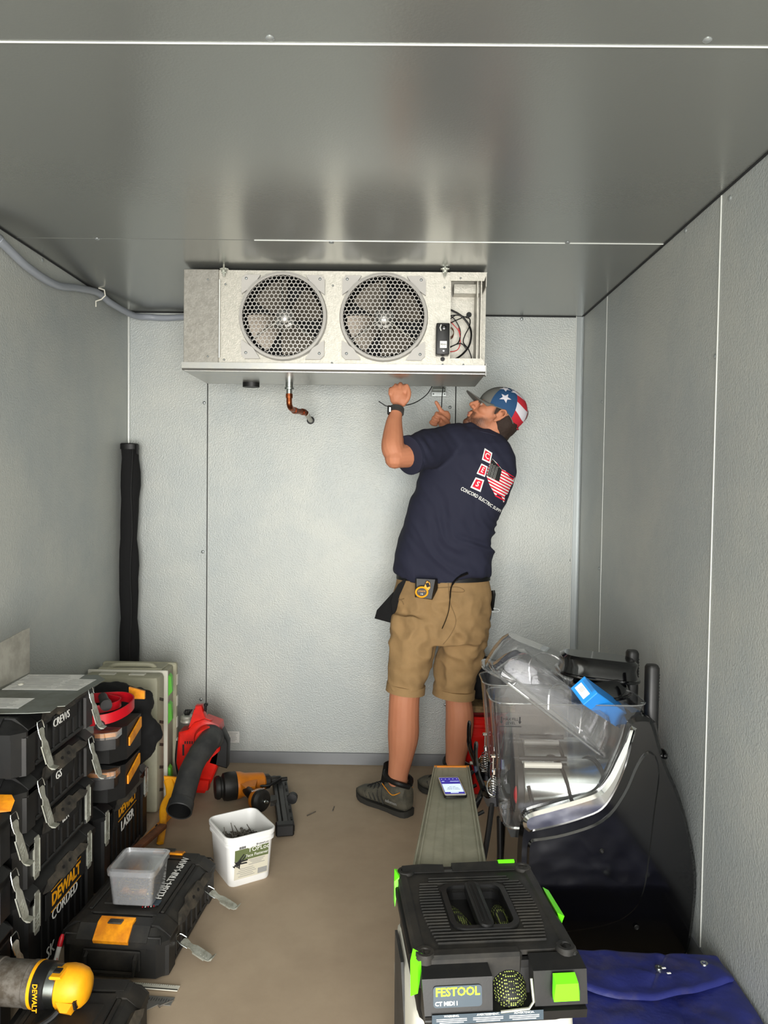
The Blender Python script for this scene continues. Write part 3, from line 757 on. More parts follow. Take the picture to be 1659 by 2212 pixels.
def lb(name, cx, cy, w, h, m, par, dz=0, t=.0006): return MB().box((cx, cy, dz), (w, h, t), 0, 0, ta).build(name, m, par, world=False)
lab = lb('label', .0, .0, .128, .110, 'beige_label', bk)
lb('label_header', .0, .034, .128, .042, 'olive_label', lab, .0005)
lb('label_grey', .043, -.041, .036, .020, 'grey_print', lab, .0008)
text('printing', 'TOPLoc', .024, 'white_print', ta @ Matrix.Translation((.026, .046, .001)), lab, world=False, ext=.0002)
text('printing', 'Face Fastener', .0155, 'white_print', ta @ Matrix.Translation((.020, .026, .001)), lab, world=False, ext=.0002)
text('printing', 'BrokerLoc', .011, 'ink', ta @ Matrix.Translation((.040, .062, .001)), bk, world=False, ext=.0002)
bc = MB()
for k in range(9): bc.box((-.048+.0028*k, .062, .0005), (.0012+.0006*(k % 3), .011, .0004), 0, 0, ta)
bc.build('bar_code', 'ink', bk, world=False)
bc = MB()
for k in range(4): bc.box((.020, .008-.0055*k, .001), (.062-.012*(k % 3), .0018, .0003), 0, 0, ta)
for k in range(5): bc.box((-.018, -.018-.007*k, .001), (.05+.012*(k % 3), .0016, .0003), 0, 0, ta)
bc.build('fine_print', 'grey_print', lab, world=False)
bc = MB()
for (x0, y0, x1_, y1_) in ((-.05, .000, -.018, .036), (-.044, -.006, -.010, .030), (-.05, .010, -.004, .012), (-.046, .004, -.006, .002), (-.056, -.004, -.02, .014), (-.036, -.012, -.03, .02)):
    x0 -= .012; x1_ -= .012
    bc.tube([ta @ V((x0, y0, .0015)), ta @ V((x1_, y1_, .0015))], .0024, 6); bc.tube([ta @ V((x0, y0, .0015)), ta @ V((x0+.001, y0+.001, .0015))], .0046, 6)
bc.build('screw_picture', 'ink', lab, world=False)
scatter('bucket_screws', 'heap of dark grey deck screws in the white bucket', 'screws', c+V((0, 0, .020)), .070, .080, .0, .115, 520, .065, .0024, ['nail_steel', 'nail_steel'], rz=ba, seed=9)
# ---- loose nails and chips on the floor
for i, (p0, p1) in enumerate((((663, 1762), (682, 1753)), ((718, 1752), (722, 1742)))):
    o = MB().tube([at(*p0, z=.0025), at(*p1, z=.0025)], [.0026, .0018], 6).build('screw', 'nail_steel'); rebase(o)
    tag(o, ('dark screw lying slantwise on the bare floor right of the nail gun', 'short screw on the floor left of the boot, pointing at the wall')[i], 'screw')
o = MB().tube([at(343, 2174, z=.003), at(376, 2160, z=.003)], [.0028, .002], 6).tube([at(343, 2174, z=.003), at(345, 2173, z=.003)], .005, 8).build('nail', 'nail_steel'); rebase(o)
tag(o, 'single brown nail on the floor just right of the router box', 'nail')
# ---- ruler, marker
o = MB(); a, b = V((-.74, 2.112, .004)), V((-.386, 2.082, .004)); dr = (b-a).normalized()
Tm = TR((a+b)/2, dr, V((-dr.y, dr.x, 0)))
t = thing('steel_rule', 'white printed ruler lying on the floor before the trim-saw box', 'ruler', (a+b)/2)
MB().box((0, .004, .001), (.36, .022, .003), .0005, 0, Tm).build('blade', 'case_white', t)
mb = MB(); mb.box((0, -.004, .003), (.36, .003, .0006), 0, 0, Tm)
for k in range(56): mb.box((-.175+.0062*k, .012 if k % 4 else .0105, .0029), (.0008, .003 if k % 4 else .006, .0006), 0, 0, Tm)
mb.build('graduations', 'ink', t)
t = thing('speed_square', 'steel rafter square lying partly under the ruler', 'square', (-.52, 2.055, .0))
Tq = TR((-.55, 2.045, .0015), (1, -.09, 0), (.09, 1, 0))
MB().prism([(-.10, .02), (.165, .02), (.165, -.012), (.13, -.012), (.10, -.045), (-.03, -.045)], .0025, 0, Tq).build('plate', 'alu', t)
mb = MB()
for k in range(20): mb.box((.02+.007*k, .006, .003), (.001, .008 if k % 2 else .014, .0006), 0, 0, Tq)
mb.build('graduations', 'ink', t)
t = thing('marker_pen', 'white marker pen with dark red cap leaning between the boxes', 'pen', (-.757, 2.10, .02))
p0, p1 = V((-.745, 2.075, .02)), V((-.728, 2.12, .135)); d = (p1-p0)
MB().tube([p0, p0+d*.75], .0065, 10).build('barrel', 'paper', t); MB().tube([p0+d*.75, p0+d*.92, p1], [.0072, .007, .004], 10).build('cap', 'crimson', t)
text('printing', '3', .012, 'wire_red', TR(p0+d*.5+V((.004, -.0062, 0)), (1, 0, 0), d), t, ext=.0003)
# ---- router
ry = 1.825; rzc = .130+.055; t = thing('router', 'yellow and grey electric router lying on its side on the bottom left box', 'router', (-.62, ry, .13), R(-4))
Tm = Matrix.Translation((-.04, 0, .056)) @ Matrix.Rotation(R(90), 4, 'Y')
def rp(name, prof, m, **k): return MB().lathe(prof, 32, 0, Tm).build(name, m, t, world=False, **k)
rp('motor_case', [(.030, -.135), (.052, -.134), (.055, -.128), (.055, -.10), (.052, -.098), (.052, -.02), (.054, -.018), (.054, -.004), (.05, -.002)], 'charcoal_plastic' if 0 else 'nail_steel')
rp('yellow_band', [(.05, -.004), (.054, -.004), (.0545, .004), (.05, .004)], 'yellow')
blk = rp('depth_ring', [(.05, .004), (.053, .004), (.053, .034), (.049, .036)], 'black_plastic')
rp('silver_collar', [(.046, .034), (.049, .035), (.049, .060), (.046, .062)], 'steel')
mb = MB(); mb.lathe([(.046, .060), (.050, .062), (.052, .080), (.050, .098), (.044, .116), (.034, .126), (.012, .130)], 28, 0, Tm)
for k in range(0): mb.box((.072, -.046*math.cos(R(20+10*k)), .056+.047*math.sin(R(20+10*k))-.0), (.03, .004, .004), .001)
mb.hull([(.03+i, j, .056+k) for i, j, k in ((0, -.052, -.03), (0, -.052, -.005), (.04, -.052, -.035), (.042, -.05, -.008), (0, -.035, -.035), (.04, -.035, -.035), (.02, -.066, -.02), (.036, -.066, -.02))])
mb.box((.025, -.025, .104), (.03, .045, .008), .003)
cap = mb.build('end_cap', 'yellow', t, world=False)
MB().box((.022, -.022, .109), (.018, .018, .004), .001).build('switch', 'ink', cap, world=False)
mb = MB()
for k in range(5): mb.box((.076, -.0405-.0015*k, .045+.005*k-.014), (.006, .012, .0022))
mb.build('vent_slots', 'ink', cap, world=False)
text('lettering', 'DEWALT', .017, 'yellow', TR((-.021, -.0538, .058), (0, -.05, -1), (1, 0, 0)), blk, world=False, ext=.0004, bold=.0004)
MB().tube(smoothpath([(.042, -.062, .036), (.03, -.075, .026), (.005, -.10, .018), (-.02, -.125, .012), (-.05, -.15, .012), (-.10, -.19, .012), (-.2, -.2, .012)], 5), .0075, 10).build('power_cord', 'rubber', t, world=False)
# ---- sheet metal with papers on top of the middle stack
SZ = .792
P = [az for az in [(-1.13, 2.03), (-.795, 2.06), (-.742, 2.075), (-.746, 2.128), (-.726, 2.134), (-.732, 2.243), (-.724, 2.43), (-.768, 2.485), (-1.0, 2.487), (-1.0, 2.29), (-1.13, 2.29)]]
t = thing('sheet_metal', 'bent grey sheet of metal flashing lying on top of the middle stack', 'sheet metal', (-.9, 2.27, SZ))
MB().prism(P, .0015, 0, None, z0=SZ).build('flat_leaf', 'galv', t)
MB().hull([(-1.0+i, y, z) for i in (0, .002) for y, z in ((2.10, SZ), (2.487, SZ), (2.487, SZ+.155), (2.44, SZ+.155), (2.10, SZ+.13))]).build('upright_leaf', 'dull_metal', t)
MB().box((-1.005, 2.30, SZ+.004), (.014, .38, .008), .003).build('bent_edge', 'galv', t)
def paper(label, cx, cy, w, h, rz, group=None, dz=.0018, seed=0):
    t = thing('paper', label, 'paper', (cx, cy, SZ+dz), rz)
    MB().box((0, 0, .0004), (w, h, .0006)).build('sheet', 'paper', t, world=False)
    mb = MB(); rnd = random.Random(seed)
    for k in range(int(h/.011)-1):
        y = h/2-.012-.011*k; ww = w*rnd.uniform(.5, .85)
        mb.box((-w*.06+rnd.uniform(-.01, .01), y, .0009), (ww, .0028, .0003))
    mb.build('printed_lines', 'grey_print', t, world=False)
paper('large printed sheet of paper on the sheet metal beside its upright edge', -.90, 2.385, .185, .185, R(2), seed=1)
paper('small printed paper at the right end of the sheet metal', -.795, 2.36, .085, .13, R(-3), seed=2, dz=.002)
paper('printed paper nearest the camera on the sheet metal', -.925, 2.15, .16, .10, R(1), seed=3)
for px, py in ((6, 1478), (45, 1478)):
    p = at(px, py, z=SZ+.004); n = 16
    MB().tube([p+V((.007*math.cos(2*PI*k/n), .007*math.sin(2*PI*k/n), 0)) for k in range(n)], .0018, 6, closed=True).build('eyelet', 'case_white', t)
# ---- amber-lidded organisers behind, on the LASER box
def organiser(label, z0, y0, m2):
    t = thing('parts_organiser', label, 'organiser', (-.90, y0+.12, z0), 0, 'amber-lidded parts organisers on the LASER box')
    MB().hull([(x, y, z) for x, y in ((-1.06, y0+.04), (-.78, y0+.04), (-.735, y0+.09), (-.735, y0+.24), (-1.06, y0+.24)) for z in (z0, z0+.12)]).build('case', 'black_plastic', t)
    b = MB(); b.hull([(x, y, z) for x, y in ((-1.0, y0), (-.79, y0), (-.75, y0+.02), (-.75, y0+.06), (-1.0, y0+.09)) for z in (z0+.06, z0+.098)]); b.build('bin', 'black_plastic', t)
    b = MB(); b.hull([(x, y, z) for x, y in ((-1.0, y0), (-.79, y0), (-.75, y0+.02), (-.75, y0+.06), (-1.0, y0+.09)) for z in (z0+.104, z0+.118)]); b.build('bin_lid', 'amber', t)
    b = MB(); b.hull([(x, y, z) for x, y in ((-1.0, y0-.004), (-.788, y0-.004), (-.744, y0+.018), (-.744, y0+.064), (-1.0, y0+.094)) for z in (z0+.098, z0+.122)]); b.build('bin_window', 'clear_lid', t)
    MB().hull([(-.733+i, y, z) for i in (0, .006) for y, z in ((y0+.10, z0+.045), (y0+.10, z0+.075), (y0+.225, z0+.112), (y0+.225, z0+.075))]).build('end_catch', 'amber', t)
    return t
organiser('lower black parts organiser with an amber lid tray, under the red strap', .312, 2.56, 0)
organiser('upper black parts organiser with amber lid tray, red strap on it', .445, 2.575, 0)
# red strap coil
mb = MB()
def strap(pts, w):
    P = smoothpath(pts, 5); vs = []; fs = []
    for i, p in enumerate(P):
        d = (P[min(i+1, len(P)-1)]-P[max(i-1, 0)]).normalized(); nn = V((-d.y, d.x, 0)).normalized()*.0022
        for o_ in (nn, -nn):
            for z in (-w/2, w/2): vs.append(p+o_+V((0, 0, z)))
    for i in range(len(P)-1):
        a = i*4; b = a+4; fs += [(a, a+1, b+1, b), (a+2, b+2, b+3, a+3), (a+1, a+3, b+3, b+1), (a, b, b+2, a+2)]
    fs += [(0, 2, 3, 1), (len(vs)-4, len(vs)-3, len(vs)-1, len(vs)-2)]
    mb.add(vs, fs)
t = thing('strap_coil', 'loop of crimson plastic banding on top of the upper parts organiser', 'strap', (-.84, 2.66, .575))
strap([(-.97, 2.60, .607), (-.86, 2.585, .605), (-.775, 2.60, .612), (-.735, 2.67, .622), (-.74, 2.75, .63), (-.80, 2.80, .632), (-.90, 2.78, .63)], .036)
mb.build('band', 'crimson', t)
mb = MB(); strap([(-.93, 2.64, .618), (-.86, 2.655, .622), (-.79, 2.69, .628), (-.785, 2.74, .632), (-.84, 2.77, .634)], .028); mb.build('inner_band', 'crimson', t)
MB().lathe([(.016, 0), (.016, .01), (.012, .012)], 14, T=TR((-.80, 2.588, .592), (1, 0, 0), (0, 0, 1))).build('knob', 'charcoal_plastic', t)
t = thing('flashlight', 'stubby black flashlight inside the crimson band', 'flashlight', (-.83, 2.68, .6))
MB().lathe([(.014, 0), (.02, .0), (.021, .02), (.017, .03), (.016, .12)], 16, T=TR((-.80, 2.64, .645), (0, 0, 1), (.9, .45, .0)) @ Matrix.Rotation(0, 4, 'X')).build('barrel', 'rubber', t)
# black tool bag slumped against the case
def blob(name, label, cat, parts, m, disp=.01, vox=.012, sc=9, kind=None, smooth_it=6):
    mb = MB()
    for p in parts:
        if p[0] == 'b': mb.ball(p[1], p[2], n=16, rot=p[3] if len(p) > 3 else None)
        else: mb.tube(smoothpath(p[1], 5), p[2], 12)
    me = bpy.data.meshes.new(name); me.from_pydata(mb.v, [], mb.f); o = bpy.data.objects.new(name, me); COL.objects.link(o)
    rm = o.modifiers.new('r', 'REMESH'); rm.mode = 'VOXEL'; rm.voxel_size = vox
    sm = o.modifiers.new('s', 'SMOOTH'); sm.iterations = smooth_it
    dg = bpy.context.evaluated_depsgraph_get(); dg.update(); m2 = bpy.data.meshes.new_from_object(o.evaluated_get(dg)); bpy.data.objects.remove(o)
    for v in m2.vertices:
        n = v.normal; v.co += n*disp*(noise.noise(v.co*sc)+.5*noise.noise(v.co*sc*2.6))
    m2.materials.clear(); m2.materials.append(MT[m]); m2.shade_smooth(); m2.name = name
    o = link(m2, name)
    return o
o = blob('tool_bag', '', '', [('b', (-.95, 2.99, .48), (.16, .10, .14)), ('b', (-.84, 2.97, .47), (.10, .09, .12)), ('b', (-.79, 2.965, .565), (.055, .055, .055)), ('b', (-.765, 2.97, .44), (.06, .06, .055)), ('b', (-.84, 2.95, .40), (.12, .10, .09)), ('b', (-.89, 2.93, .60), (.12, .07, .04)), ('b', (-.98, 2.95, .40), (.1, .09, .09))], 'soft_black', .022, .012, 11)
rebase(o); tag(o, 'soft black cloth tool bag slumped behind the organisers on the LASER box', 'bag')
o = MB().hull([(-.79+i, 2.84+j, .612+k) for i, j, k in ((0, 0, 0), (.06, 0, .0), (.06, 0, .03), (0, 0, .045), (0, .01, 0), (.06, .01, 0), (.06, .01, .03), (0, .01, .045))]).build('bag_tag', 'amber'); rebase(o)
tag(o, 'amber cloth tag standing behind the crimson band against the black bag', 'tag')
# ---- large systainer-like case on end
t = thing('equipment_case', 'tall pale green equipment case standing on end against the back corner', 'case', (-.975, 3.42, 0))
x0, x1 = -1.135, -.79
b = MB()
b.box(((x0+x1)/2, 3.265, .30), (x1-x0-.01, .10, .595), .018, seg=2); b.box(((x0+x1)/2-.01, 3.212, .29), (x1-x0-.09, .008, .50), .003)
lidp = b.build('lid', 'case_beige', t)
MB().box(((x0+x1)/2, 3.323, .302), (x1-x0+.012, .012, .60), .003).build('rim', 'case_white', t)
b = MB(); b.box(((x0+x1)/2, 3.40, .30), (x1-x0-.025, .15, .59), .012, seg=2); b.box(((x0+x1)/2, 3.485, .30), (x1-x0, .03, .6), .006); b.build('body', 'case_beige', t)
for z in (.53, .405, .115):
    b = MB(); b.hull([(x1+.002+i, 3.345+j, z+k) for i, j, k in ((0, -.012, -.05), (0, .028, -.045), (0, .03, .05), (0, -.008, .045), (.016, .0, -.03), (.016, .02, -.03), (.012, .022, .04), (.010, .0, .04))]); b.build('case_latch', 'case_green', t)
for z in (.09, .19, .29, .39, .49):
    MB().box((x1-.004, 3.262, z), (.004, .055, .012), .001, rot=Matrix.Rotation(R(-20), 4, 'X')).build('side_slot', 'dusty_tan', t)
    MB().box((x1+.001, 3.487, z+.03), (.003, .02, .05), .001).build('side_rib', 'case_white', t)
b = MB(); b.box(((x0+x1)/2, 3.40, .598), (x1-x0-.06, .10, .01), .003); b.tube(smoothpath([(-1.06, 3.37, .60), (-1.03, 3.36, .615), (-.95, 3.36, .618), (-.88, 3.37, .615), (-.86, 3.38, .60)], 4), .010, 8)
b.build('top_handle', 'case_beige', t)
for xx in (-1.03, -.90): MB().box((xx, 3.262, .598), (.07, .03, .006), .002).build('top_clip', 'case_white', t)
# ---- long black bag standing in the corner
rings = []
for i in range(25):
    u = i/24; z = .02+1.60*u; cx = -1.095-.02*u+.006*math.sin(u*9); cy = 3.735+.03*u
    ww = .048-.004*u+.004*math.sin(u*23)+.003*math.sin(u*51); dd = .034
    rings.append([(cx+ww*math.cos(2*PI*k/20)*(1+.09*math.sin(3*2*PI*k/20+u*14)), cy+dd*math.sin(2*PI*k/20), z) for k in range(20)])
t = thing('long_bag', 'long narrow black carrying bag standing upright in the back left corner', 'bag', (-1.095, 3.735, 0))
MB().loft(rings).build('bag_body', 'soft_black', t)
mb = MB(); mb.tube(smoothpath([(-1.085+.004*math.sin(i*1.7), 3.700+.03*i/12, .3+1.3*i/12) for i in range(13)], 3), .0035, 6); mb.build('zipper', 'rubber', t)
mb = MB(); mb.lathe([(.049, 1.600), (.048, 1.625), (.04, 1.630)], 20, T=Matrix.Translation((-1.113, 3.765, 0)), sy=.72); mb.box((-1.066, 3.75, 1.60), (.008, .02, .05), .002); mb.build('end_cap', 'rubber', t)
# ---- pry bar (yellow) and wooden board
t = thing('pry_bar', 'long yellow flat bar leaning between the case and the blower nozzle', 'pry bar', (-.75, 3.15, 0))
a, b_ = V((-.703, 3.01, .018)), V((-.765, 3.16, .06))
mb = MB(); mb.tube(smoothpath([(-.696, 2.93, .012), (-.722, 3.05, .03), (-.745, 3.14, .07), (-.735, 3.20, .105), (-.755, 3.235, .145)], 4), [.014]*6+[.016]*6+[.02]*5, 8, squash=.5); mb.build('shaft', 'yellow', t)
MB().hull([(-.77+i, 3.235+j, .125+k) for i, j, k in ((0, 0, 0), (.05, 0, 0), (.055, 0, .03), (-.005, 0, .035), (0, .01, 0), (.05, .01, 0), (.055, .01, .03), (-.005, .01, .035))]).build('claw', 'yellow', t)
t = thing('yellow_level', 'short yellow bar lying on the floor behind the pry bar', 'bar', (-.77, 3.05, 0))
MB().box((-.752, 3.05, .012), (.02, .30, .022), .003, rz=R(-8)).build('bar', 'amber', t)
for yy in (2.97, 3.06): MB().box((-.752, yy, .0235), (.006, .02, .002), .0005).build('mark', 'ink', t)
o = MB().box((-.735, 2.80, .062), (.034, .36, .018), .004, rz=R(-12), seg=2).build('wooden_board', 'wood'); rebase(o); tag(o, 'narrow reddish wooden board leaning along the foot of the LASER box', 'board')

# ================================================================ BLOWER, NAIL GUN
BY = 3.42
t = thing('leaf_blower', 'red handheld leaf blower with grey tube standing by the back wall', 'leaf blower', (-.62, BY, 0))
def bp_(px, py, y=BY): return at(px, py, y=y)
def slab(mb, pts, y0, y1, m=0, ins=.006):
    # outline in picture order given as world x,z pairs at depth y0..y1, edges eased
    P = [at(a, b, y=(y0+y1)/2) for a, b in pts]; cx = sum(p.x for p in P)/len(P); cz = sum(p.z for p in P)/len(P)
    def ring(y, k): return [(p.x+(cx-p.x)*k, y, p.z+(cz-p.z)*k) for p in P]
    k = ins/.08
    mb.loft([ring(y0, k), ring(y0+ins, 0), ring(y1-ins, 0), ring(y1, k)], m)
mb = MB(); slab(mb, [(392, 1575), (412, 1570), (425, 1555), (446, 1548), (478, 1560), (482, 1590), (480, 1610), (474, 1650), (462, 1680), (447, 1705), (428, 1704), (400, 1695), (387, 1640)], BY-.03, BY+.07)
mb.build('housing', 'red', t)
mb = MB(); slab(mb, [(408, 1572), (421, 1530), (423, 1528), (424, 1522), (438, 1521), (440, 1532), (446, 1548), (460, 1554), (430, 1560)], BY-.01, BY+.03); mb.build('handle', 'red', t)
mb = MB(); mb.lathe([(.045, 0), (.058, .005), (.06, .04), (.05, .06)], 22, T=TR(at(452, 1590, y=BY-.02), (1, 0, 0), (0, 0, 1))); mb.build('volute', 'red', t)
mb = MB(); mb.tube(smoothpath([(-.600, BY-.04, .290), (-.602, BY-.12, .285), (-.625, BY-.19, .252), (-.638, BY-.26, .215), (-.640, BY-.34, .165), (-.640, BY-.40, .128)], 6), [.049]*12+[.046]*6+[.0475]*13, 24, cap=False)
e0 = V((-.640, BY-.40, .128)); d = V((0, -.86, -.50)).normalized()
Tq_ = Matrix.Translation(e0) @ d.to_track_quat('Z', 'Y').to_matrix().to_4x4()
mb.lathe([(.047, -.012), (.052, -.010), (.053, .028), (.051, .031), (.047, .029)], 28, T=Tq_, cap=False)
mb.build('blower_tube', 'charcoal_plastic', t)
MB().lathe([(.047, .029), (.0455, 0), (.043, -.10), (.001, -.101)], 28, T=Tq_, cap=False).build('tube_bore', 'ink', t)  # bore coloured near-black to stand in for the shade inside the tube
MB().lathe([(.056, 0), (.058, .004), (.05, .016)], 24, T=TR(V((-.600, BY-.05, .29)), (1, 0, 0), (0, 0, 1))).build('tube_collar', 'charcoal_plastic', t)
mb = MB(); slab(mb, [(482, 1572), (492, 1592), (495, 1600), (493, 1655), (455, 1644), (460, 1632), (480, 1615)], BY-.03, BY+.04); mb.build('side_guard', 'rubber', t)
mb = MB(); slab(mb, [(434, 1680), (455, 1682), (452, 1704), (426, 1703)], BY-.05, BY+.0); mb.build('foot', 'red', t)
mb = MB()
for k in range(6): mb.box(at(400+5*k, 1604, y=BY-.031), (.005, .004, .012))
mb.box(at(396, 1620, y=BY-.031), (.008, .004, .05)); mb.build('intake_slots', 'ink', t)
t2 = MB(); t2.lathe([(.026, 0), (.03, .004), (.03, .014), (.027, .016), (.029, .02), (.029, .03), (.02, .034)], 20, T=Matrix.Translation(at(404, 1560, y=BY+.05))); t2.build('fuel_cap', 'zinc', t)
mb = MB()
for k in range(5): mb.tube(smoothpath([at(400+2*k, 1545, y=BY+.05), at(398+4*k, 1538-k, y=BY+.04), at(402+3*k, 1533, y=BY+.05)], 3), .003, 5)
mb.build('spring', 'rubber', t)
mb = MB(); mb.box(at(444, 1528, y=BY+.01), (.012, .02, .034), .004); mb.box(at(445, 1522, y=BY+.01), (.018, .02, .014), .004); mb.build('trigger', 'rubber', t)
mb = MB(); mb.tube(smoothpath([at(384, 1600, y=BY+.06), at(381, 1640, y=BY+.05), at(386, 1680, y=BY+.03), at(380, 1700, y=BY+.02)], 4), .007, 6); mb.build('cord', 'rubber', t)
# nail gun lying on its side
t = thing('nail_gun', 'orange and black framing nail gun lying on the floor beside the blower', 'nail gun', (-.42, 3.33, 0))
a = V((-.575, 3.36, .062)); ax_ = V((.93, .37, .0)).normalized()
Tm = TR(a, ax_.cross(V((0, 0, 1))), V((0, 0, 1)))   # local z = -(x cross y) ... oriented along body below
def along(p, d, prof, name, m, n=24, sq=1):
    q = V(d).to_track_quat('Z', 'Y').to_matrix().to_4x4(); return MB().lathe(prof, n, 0, Matrix.Translation(p) @ q, sy=sq).build(name, m, t)
along(a, ax_, [(.02, -.008), (.046, -.006), (.052, .004), (.052, .014), (.046, .018), (.046, .026), (.060, .032), (.063, .05), (.062, .085), (.058, .092)], 'head_cap', 'dusty_black')
along(a+ax_*.09, ax_, [(.060, 0), (.061, .006), (.058, .02), (.050, .04), (.045, .10), (.042, .125), (.03, .135)], 'body', 'orange')
along(a+ax_*.222, ax_, [(.034, 0), (.032, .02), (.02, .03), (.018, .07), (.010, .075), (.009, .105)], 'nose', 'dusty_black', 10)
mb = MB(); hd = V((.52, -.80, -.10)).normalized(); h0 = a+ax_*.13+V((.0, -.02, .0))
MB().hull([h0+V(q) for q in ((-.03, -.02, -.03), (.06, .0, -.03), (.02, -.07, -.02), (.06, -.05, -.02), (-.03, -.02, .03), (.06, .0, .03), (.02, -.07, .02), (.06, -.05, .02))]).build('handle_root', 'orange', t)
MB().tube(smoothpath([h0+V((.02, -.04, 0)), h0+V((.045, -.09, .002)), h0+V((.07, -.13, .004)), h0+V((.09, -.165, .006))], 4), [.021]*6+[.019]*7, 14).build('grip', 'rubber', t)
hp = h0+V((.09, -.16, .006)); hv = V((.72, -.62, .10)).normalized()
along(hp, hv, [(.022, -.012), (.044, -.010), (.048, .002), (.047, .012)], 'handle_end', 'orange')
along(hp, hv, [(.046, .012), (.047, .03), (.038, .04), (.03, .042)], 'end_cap', 'dusty_black')
along(hp+hv*.042, hv, [(.008, 0), (.008, .012), (.005, .014), (.006, .024), (.003, .03)], 'air_fitting', 'steel', 12)
text('lettering', 'BOSTITCH', .013, 'white_print', TR(hp+V((.004, -.012, .0475)), (.8, .6, 0), (-.6, .8, .1)), t, ext=.0003)
# magazine
m0, m1 = V((-.325, 3.55, .03)), V((-.215, 3.02, .03)); md = (m1-m0).normalized(); sd = V((-md.y, md.x, 0))
Tm = TR((m0+m1)/2, md, sd)
mg = MB(); L_ = (m1-m0).length
mg.box((0, -.018, 0), (L_, .018, .042), .003, 0, Tm); mg.box((0, .004, .006), (L_-.02, .022, .034), .003, 0, Tm); mg.box((0, .028, -.004), (L_-.04, .026, .026), .003, 0, Tm)
mgo = mg.build('magazine', 'charcoal_plastic', t)
for k in range(6): MB().box((-L_/2+.08+.075*k, .032, .010), (.028, .008, .003), .001, 0, Tm).build('magazine_slot', 'ink', mgo)
MB().box((L_/2-.018, -.0, .0), (.045, .075, .05), .006, 0, Tm).build('magazine_foot', 'rubber', t)
MB().hull([Tm @ V(q) for q in ((-.02, -.045, .01), (.05, -.05, .01), (.05, -.02, .012), (-.02, -.02, .012), (-.02, -.045, .03), (.05, -.05, .03), (.03, -.02, .03), (-.02, -.02, .03))]).build('magazine_bracket', 'dusty_black', t)
tm = MB(); tm.tube(smoothpath([a+ax_*.20+V((0, -.04, .0)), a+ax_*.24+V((.01, -.05, -.0)), a+ax_*.30+V((0, -.02, .01))], 4), .006, 6); tm.build('contact_trip', 'rubber', t)
MB().lathe([(.004, 0), (.022, .002), (.022, .03), (.004, .032)], 14, T=TR(m0+V((.11, -.32, .04)), (0, 0, 1), (1, 0, 0))).build('pusher_knob', 'rubber', t)

# ================================================================ RIGHT SIDE: SLUSH MACHINE
MY0, MY1 = 2.27, 2.70
def P2(lst, y): return [(at(a, b, y=y).x, at(a, b, y=y).z) for a, b in lst]
def yprism(mb, poly, y0, y1, m=0, ins=0.0):
    cx = sum(p[0] for p in poly)/len(poly); cz = sum(p[1] for p in poly)/len(poly)
    def sh(k): 
        # inset each vertex along its averaged edge normal
        out = []; n = len(poly); area_ = sum(poly[i][0]*poly[(i+1) % n][1]-poly[(i+1) % n][0]*poly[i][1] for i in range(n)); sg = 1 if area_ > 0 else -1
        for i in range(n):
            a, b, c = V(poly[i-1]), V(poly[i]), V(poly[(i+1) % n]); d = ((b-a).normalized()+(c-b).normalized())
            if d.length < 1e-6: d = (b-a)
            d.normalize(); out.append((b.x-sg*d.y*k, b.y+sg*d.x*k))
        return out
    q = sh(ins) if ins else poly
    rings = [[(x, y0, z) for x, z in q], [(x, y0+ins*.8, z) for x, z in poly], [(x, y1, z) for x, z in poly]] if ins else [[(x, y0, z) for x, z in poly], [(x, y1, z) for x, z in poly]]
    return mb.loft(rings, m)
def cr2(pts, k=4):
    return [(p.x, p.y) for p in smoothpath([(a, b, 0) for a, b in pts], k)]
sm = thing('slush_machine', 'large glossy black twin-bowl slush machine standing against the right wall', 'slush machine', (.87, 2.48, 0))
out = cr2([(1356, 1562), (1346, 1605), (1328, 1650), (1306, 1692), (1280, 1716), (1230, 1735), (1160, 1757), (1132, 1772), (1122, 1800), (1118, 1860), (1118, 1960), (1122, 2055)]) + cr2([(1130, 2064), (1300, 2068), (1470, 2070)], 2) + cr2([(1483, 2066), (1494, 2035), (1505, 1950), (1506, 1880), (1492, 1800), (1470, 1720), (1444, 1660), (1432, 1625), (1425, 1600), (1412, 1560), (1396, 1550), (1370, 1552)])
side = P2(out, MY0)
sd_ = [(x, max(z, .004)) for x, z in side]
mb = MB(); yprism(mb, sd_, MY0, MY0+.055, 0, .012); mb.build('side_panel', 'gloss_black', sm)
mb = MB(); yprism(mb, sd_, MY1-.05, MY1, 0, 0); mb.build('side_panel', 'gloss_black', sm)
mb = MB(); mb.box((.87, (MY0+MY1)/2, .19), (.52, MY1-MY0-.1, .37), .01); mb.hull([(x, y, z) for y in (MY0+.05, MY1-.05) for x, z in ((.86, .36), (1.10, .36), (1.06, .60), (.985, .68), (.93, .68))])
mb.build('cabinet', 'gloss_black', sm)
# moulded raised panel on the side
rp_ = P2(cr2([(1150, 1812), (1220, 1800), (1300, 1770), (1345, 1715), (1375, 1650), (1400, 1622), (1420, 1640), (1424, 1680), (1415, 1750), (1403, 1850), (1392, 1920), (1370, 1965), (1320, 1995), (1230, 2012), (1160, 2014), (1140, 1980), (1138, 1880), (1140, 1825), (1150, 1812)]), MY0)[:-1]
mb = MB(); yprism(mb, rp_, MY0-.006, MY0+.01, 0, .006); mb.build('moulded_panel', 'gloss_black', sm)
for px, py in ((1300, 1838), (1375, 2003)):
    mb = MB(); mb.lathe([(.006, 0), (.008, .001), (.006, .003), (.004, .001)], 14, T=TR(at(px, py, y=MY0-.006), (1, 0, 0), (0, 0, 1))); mb.build('screw_plug', 'rubber', sm)
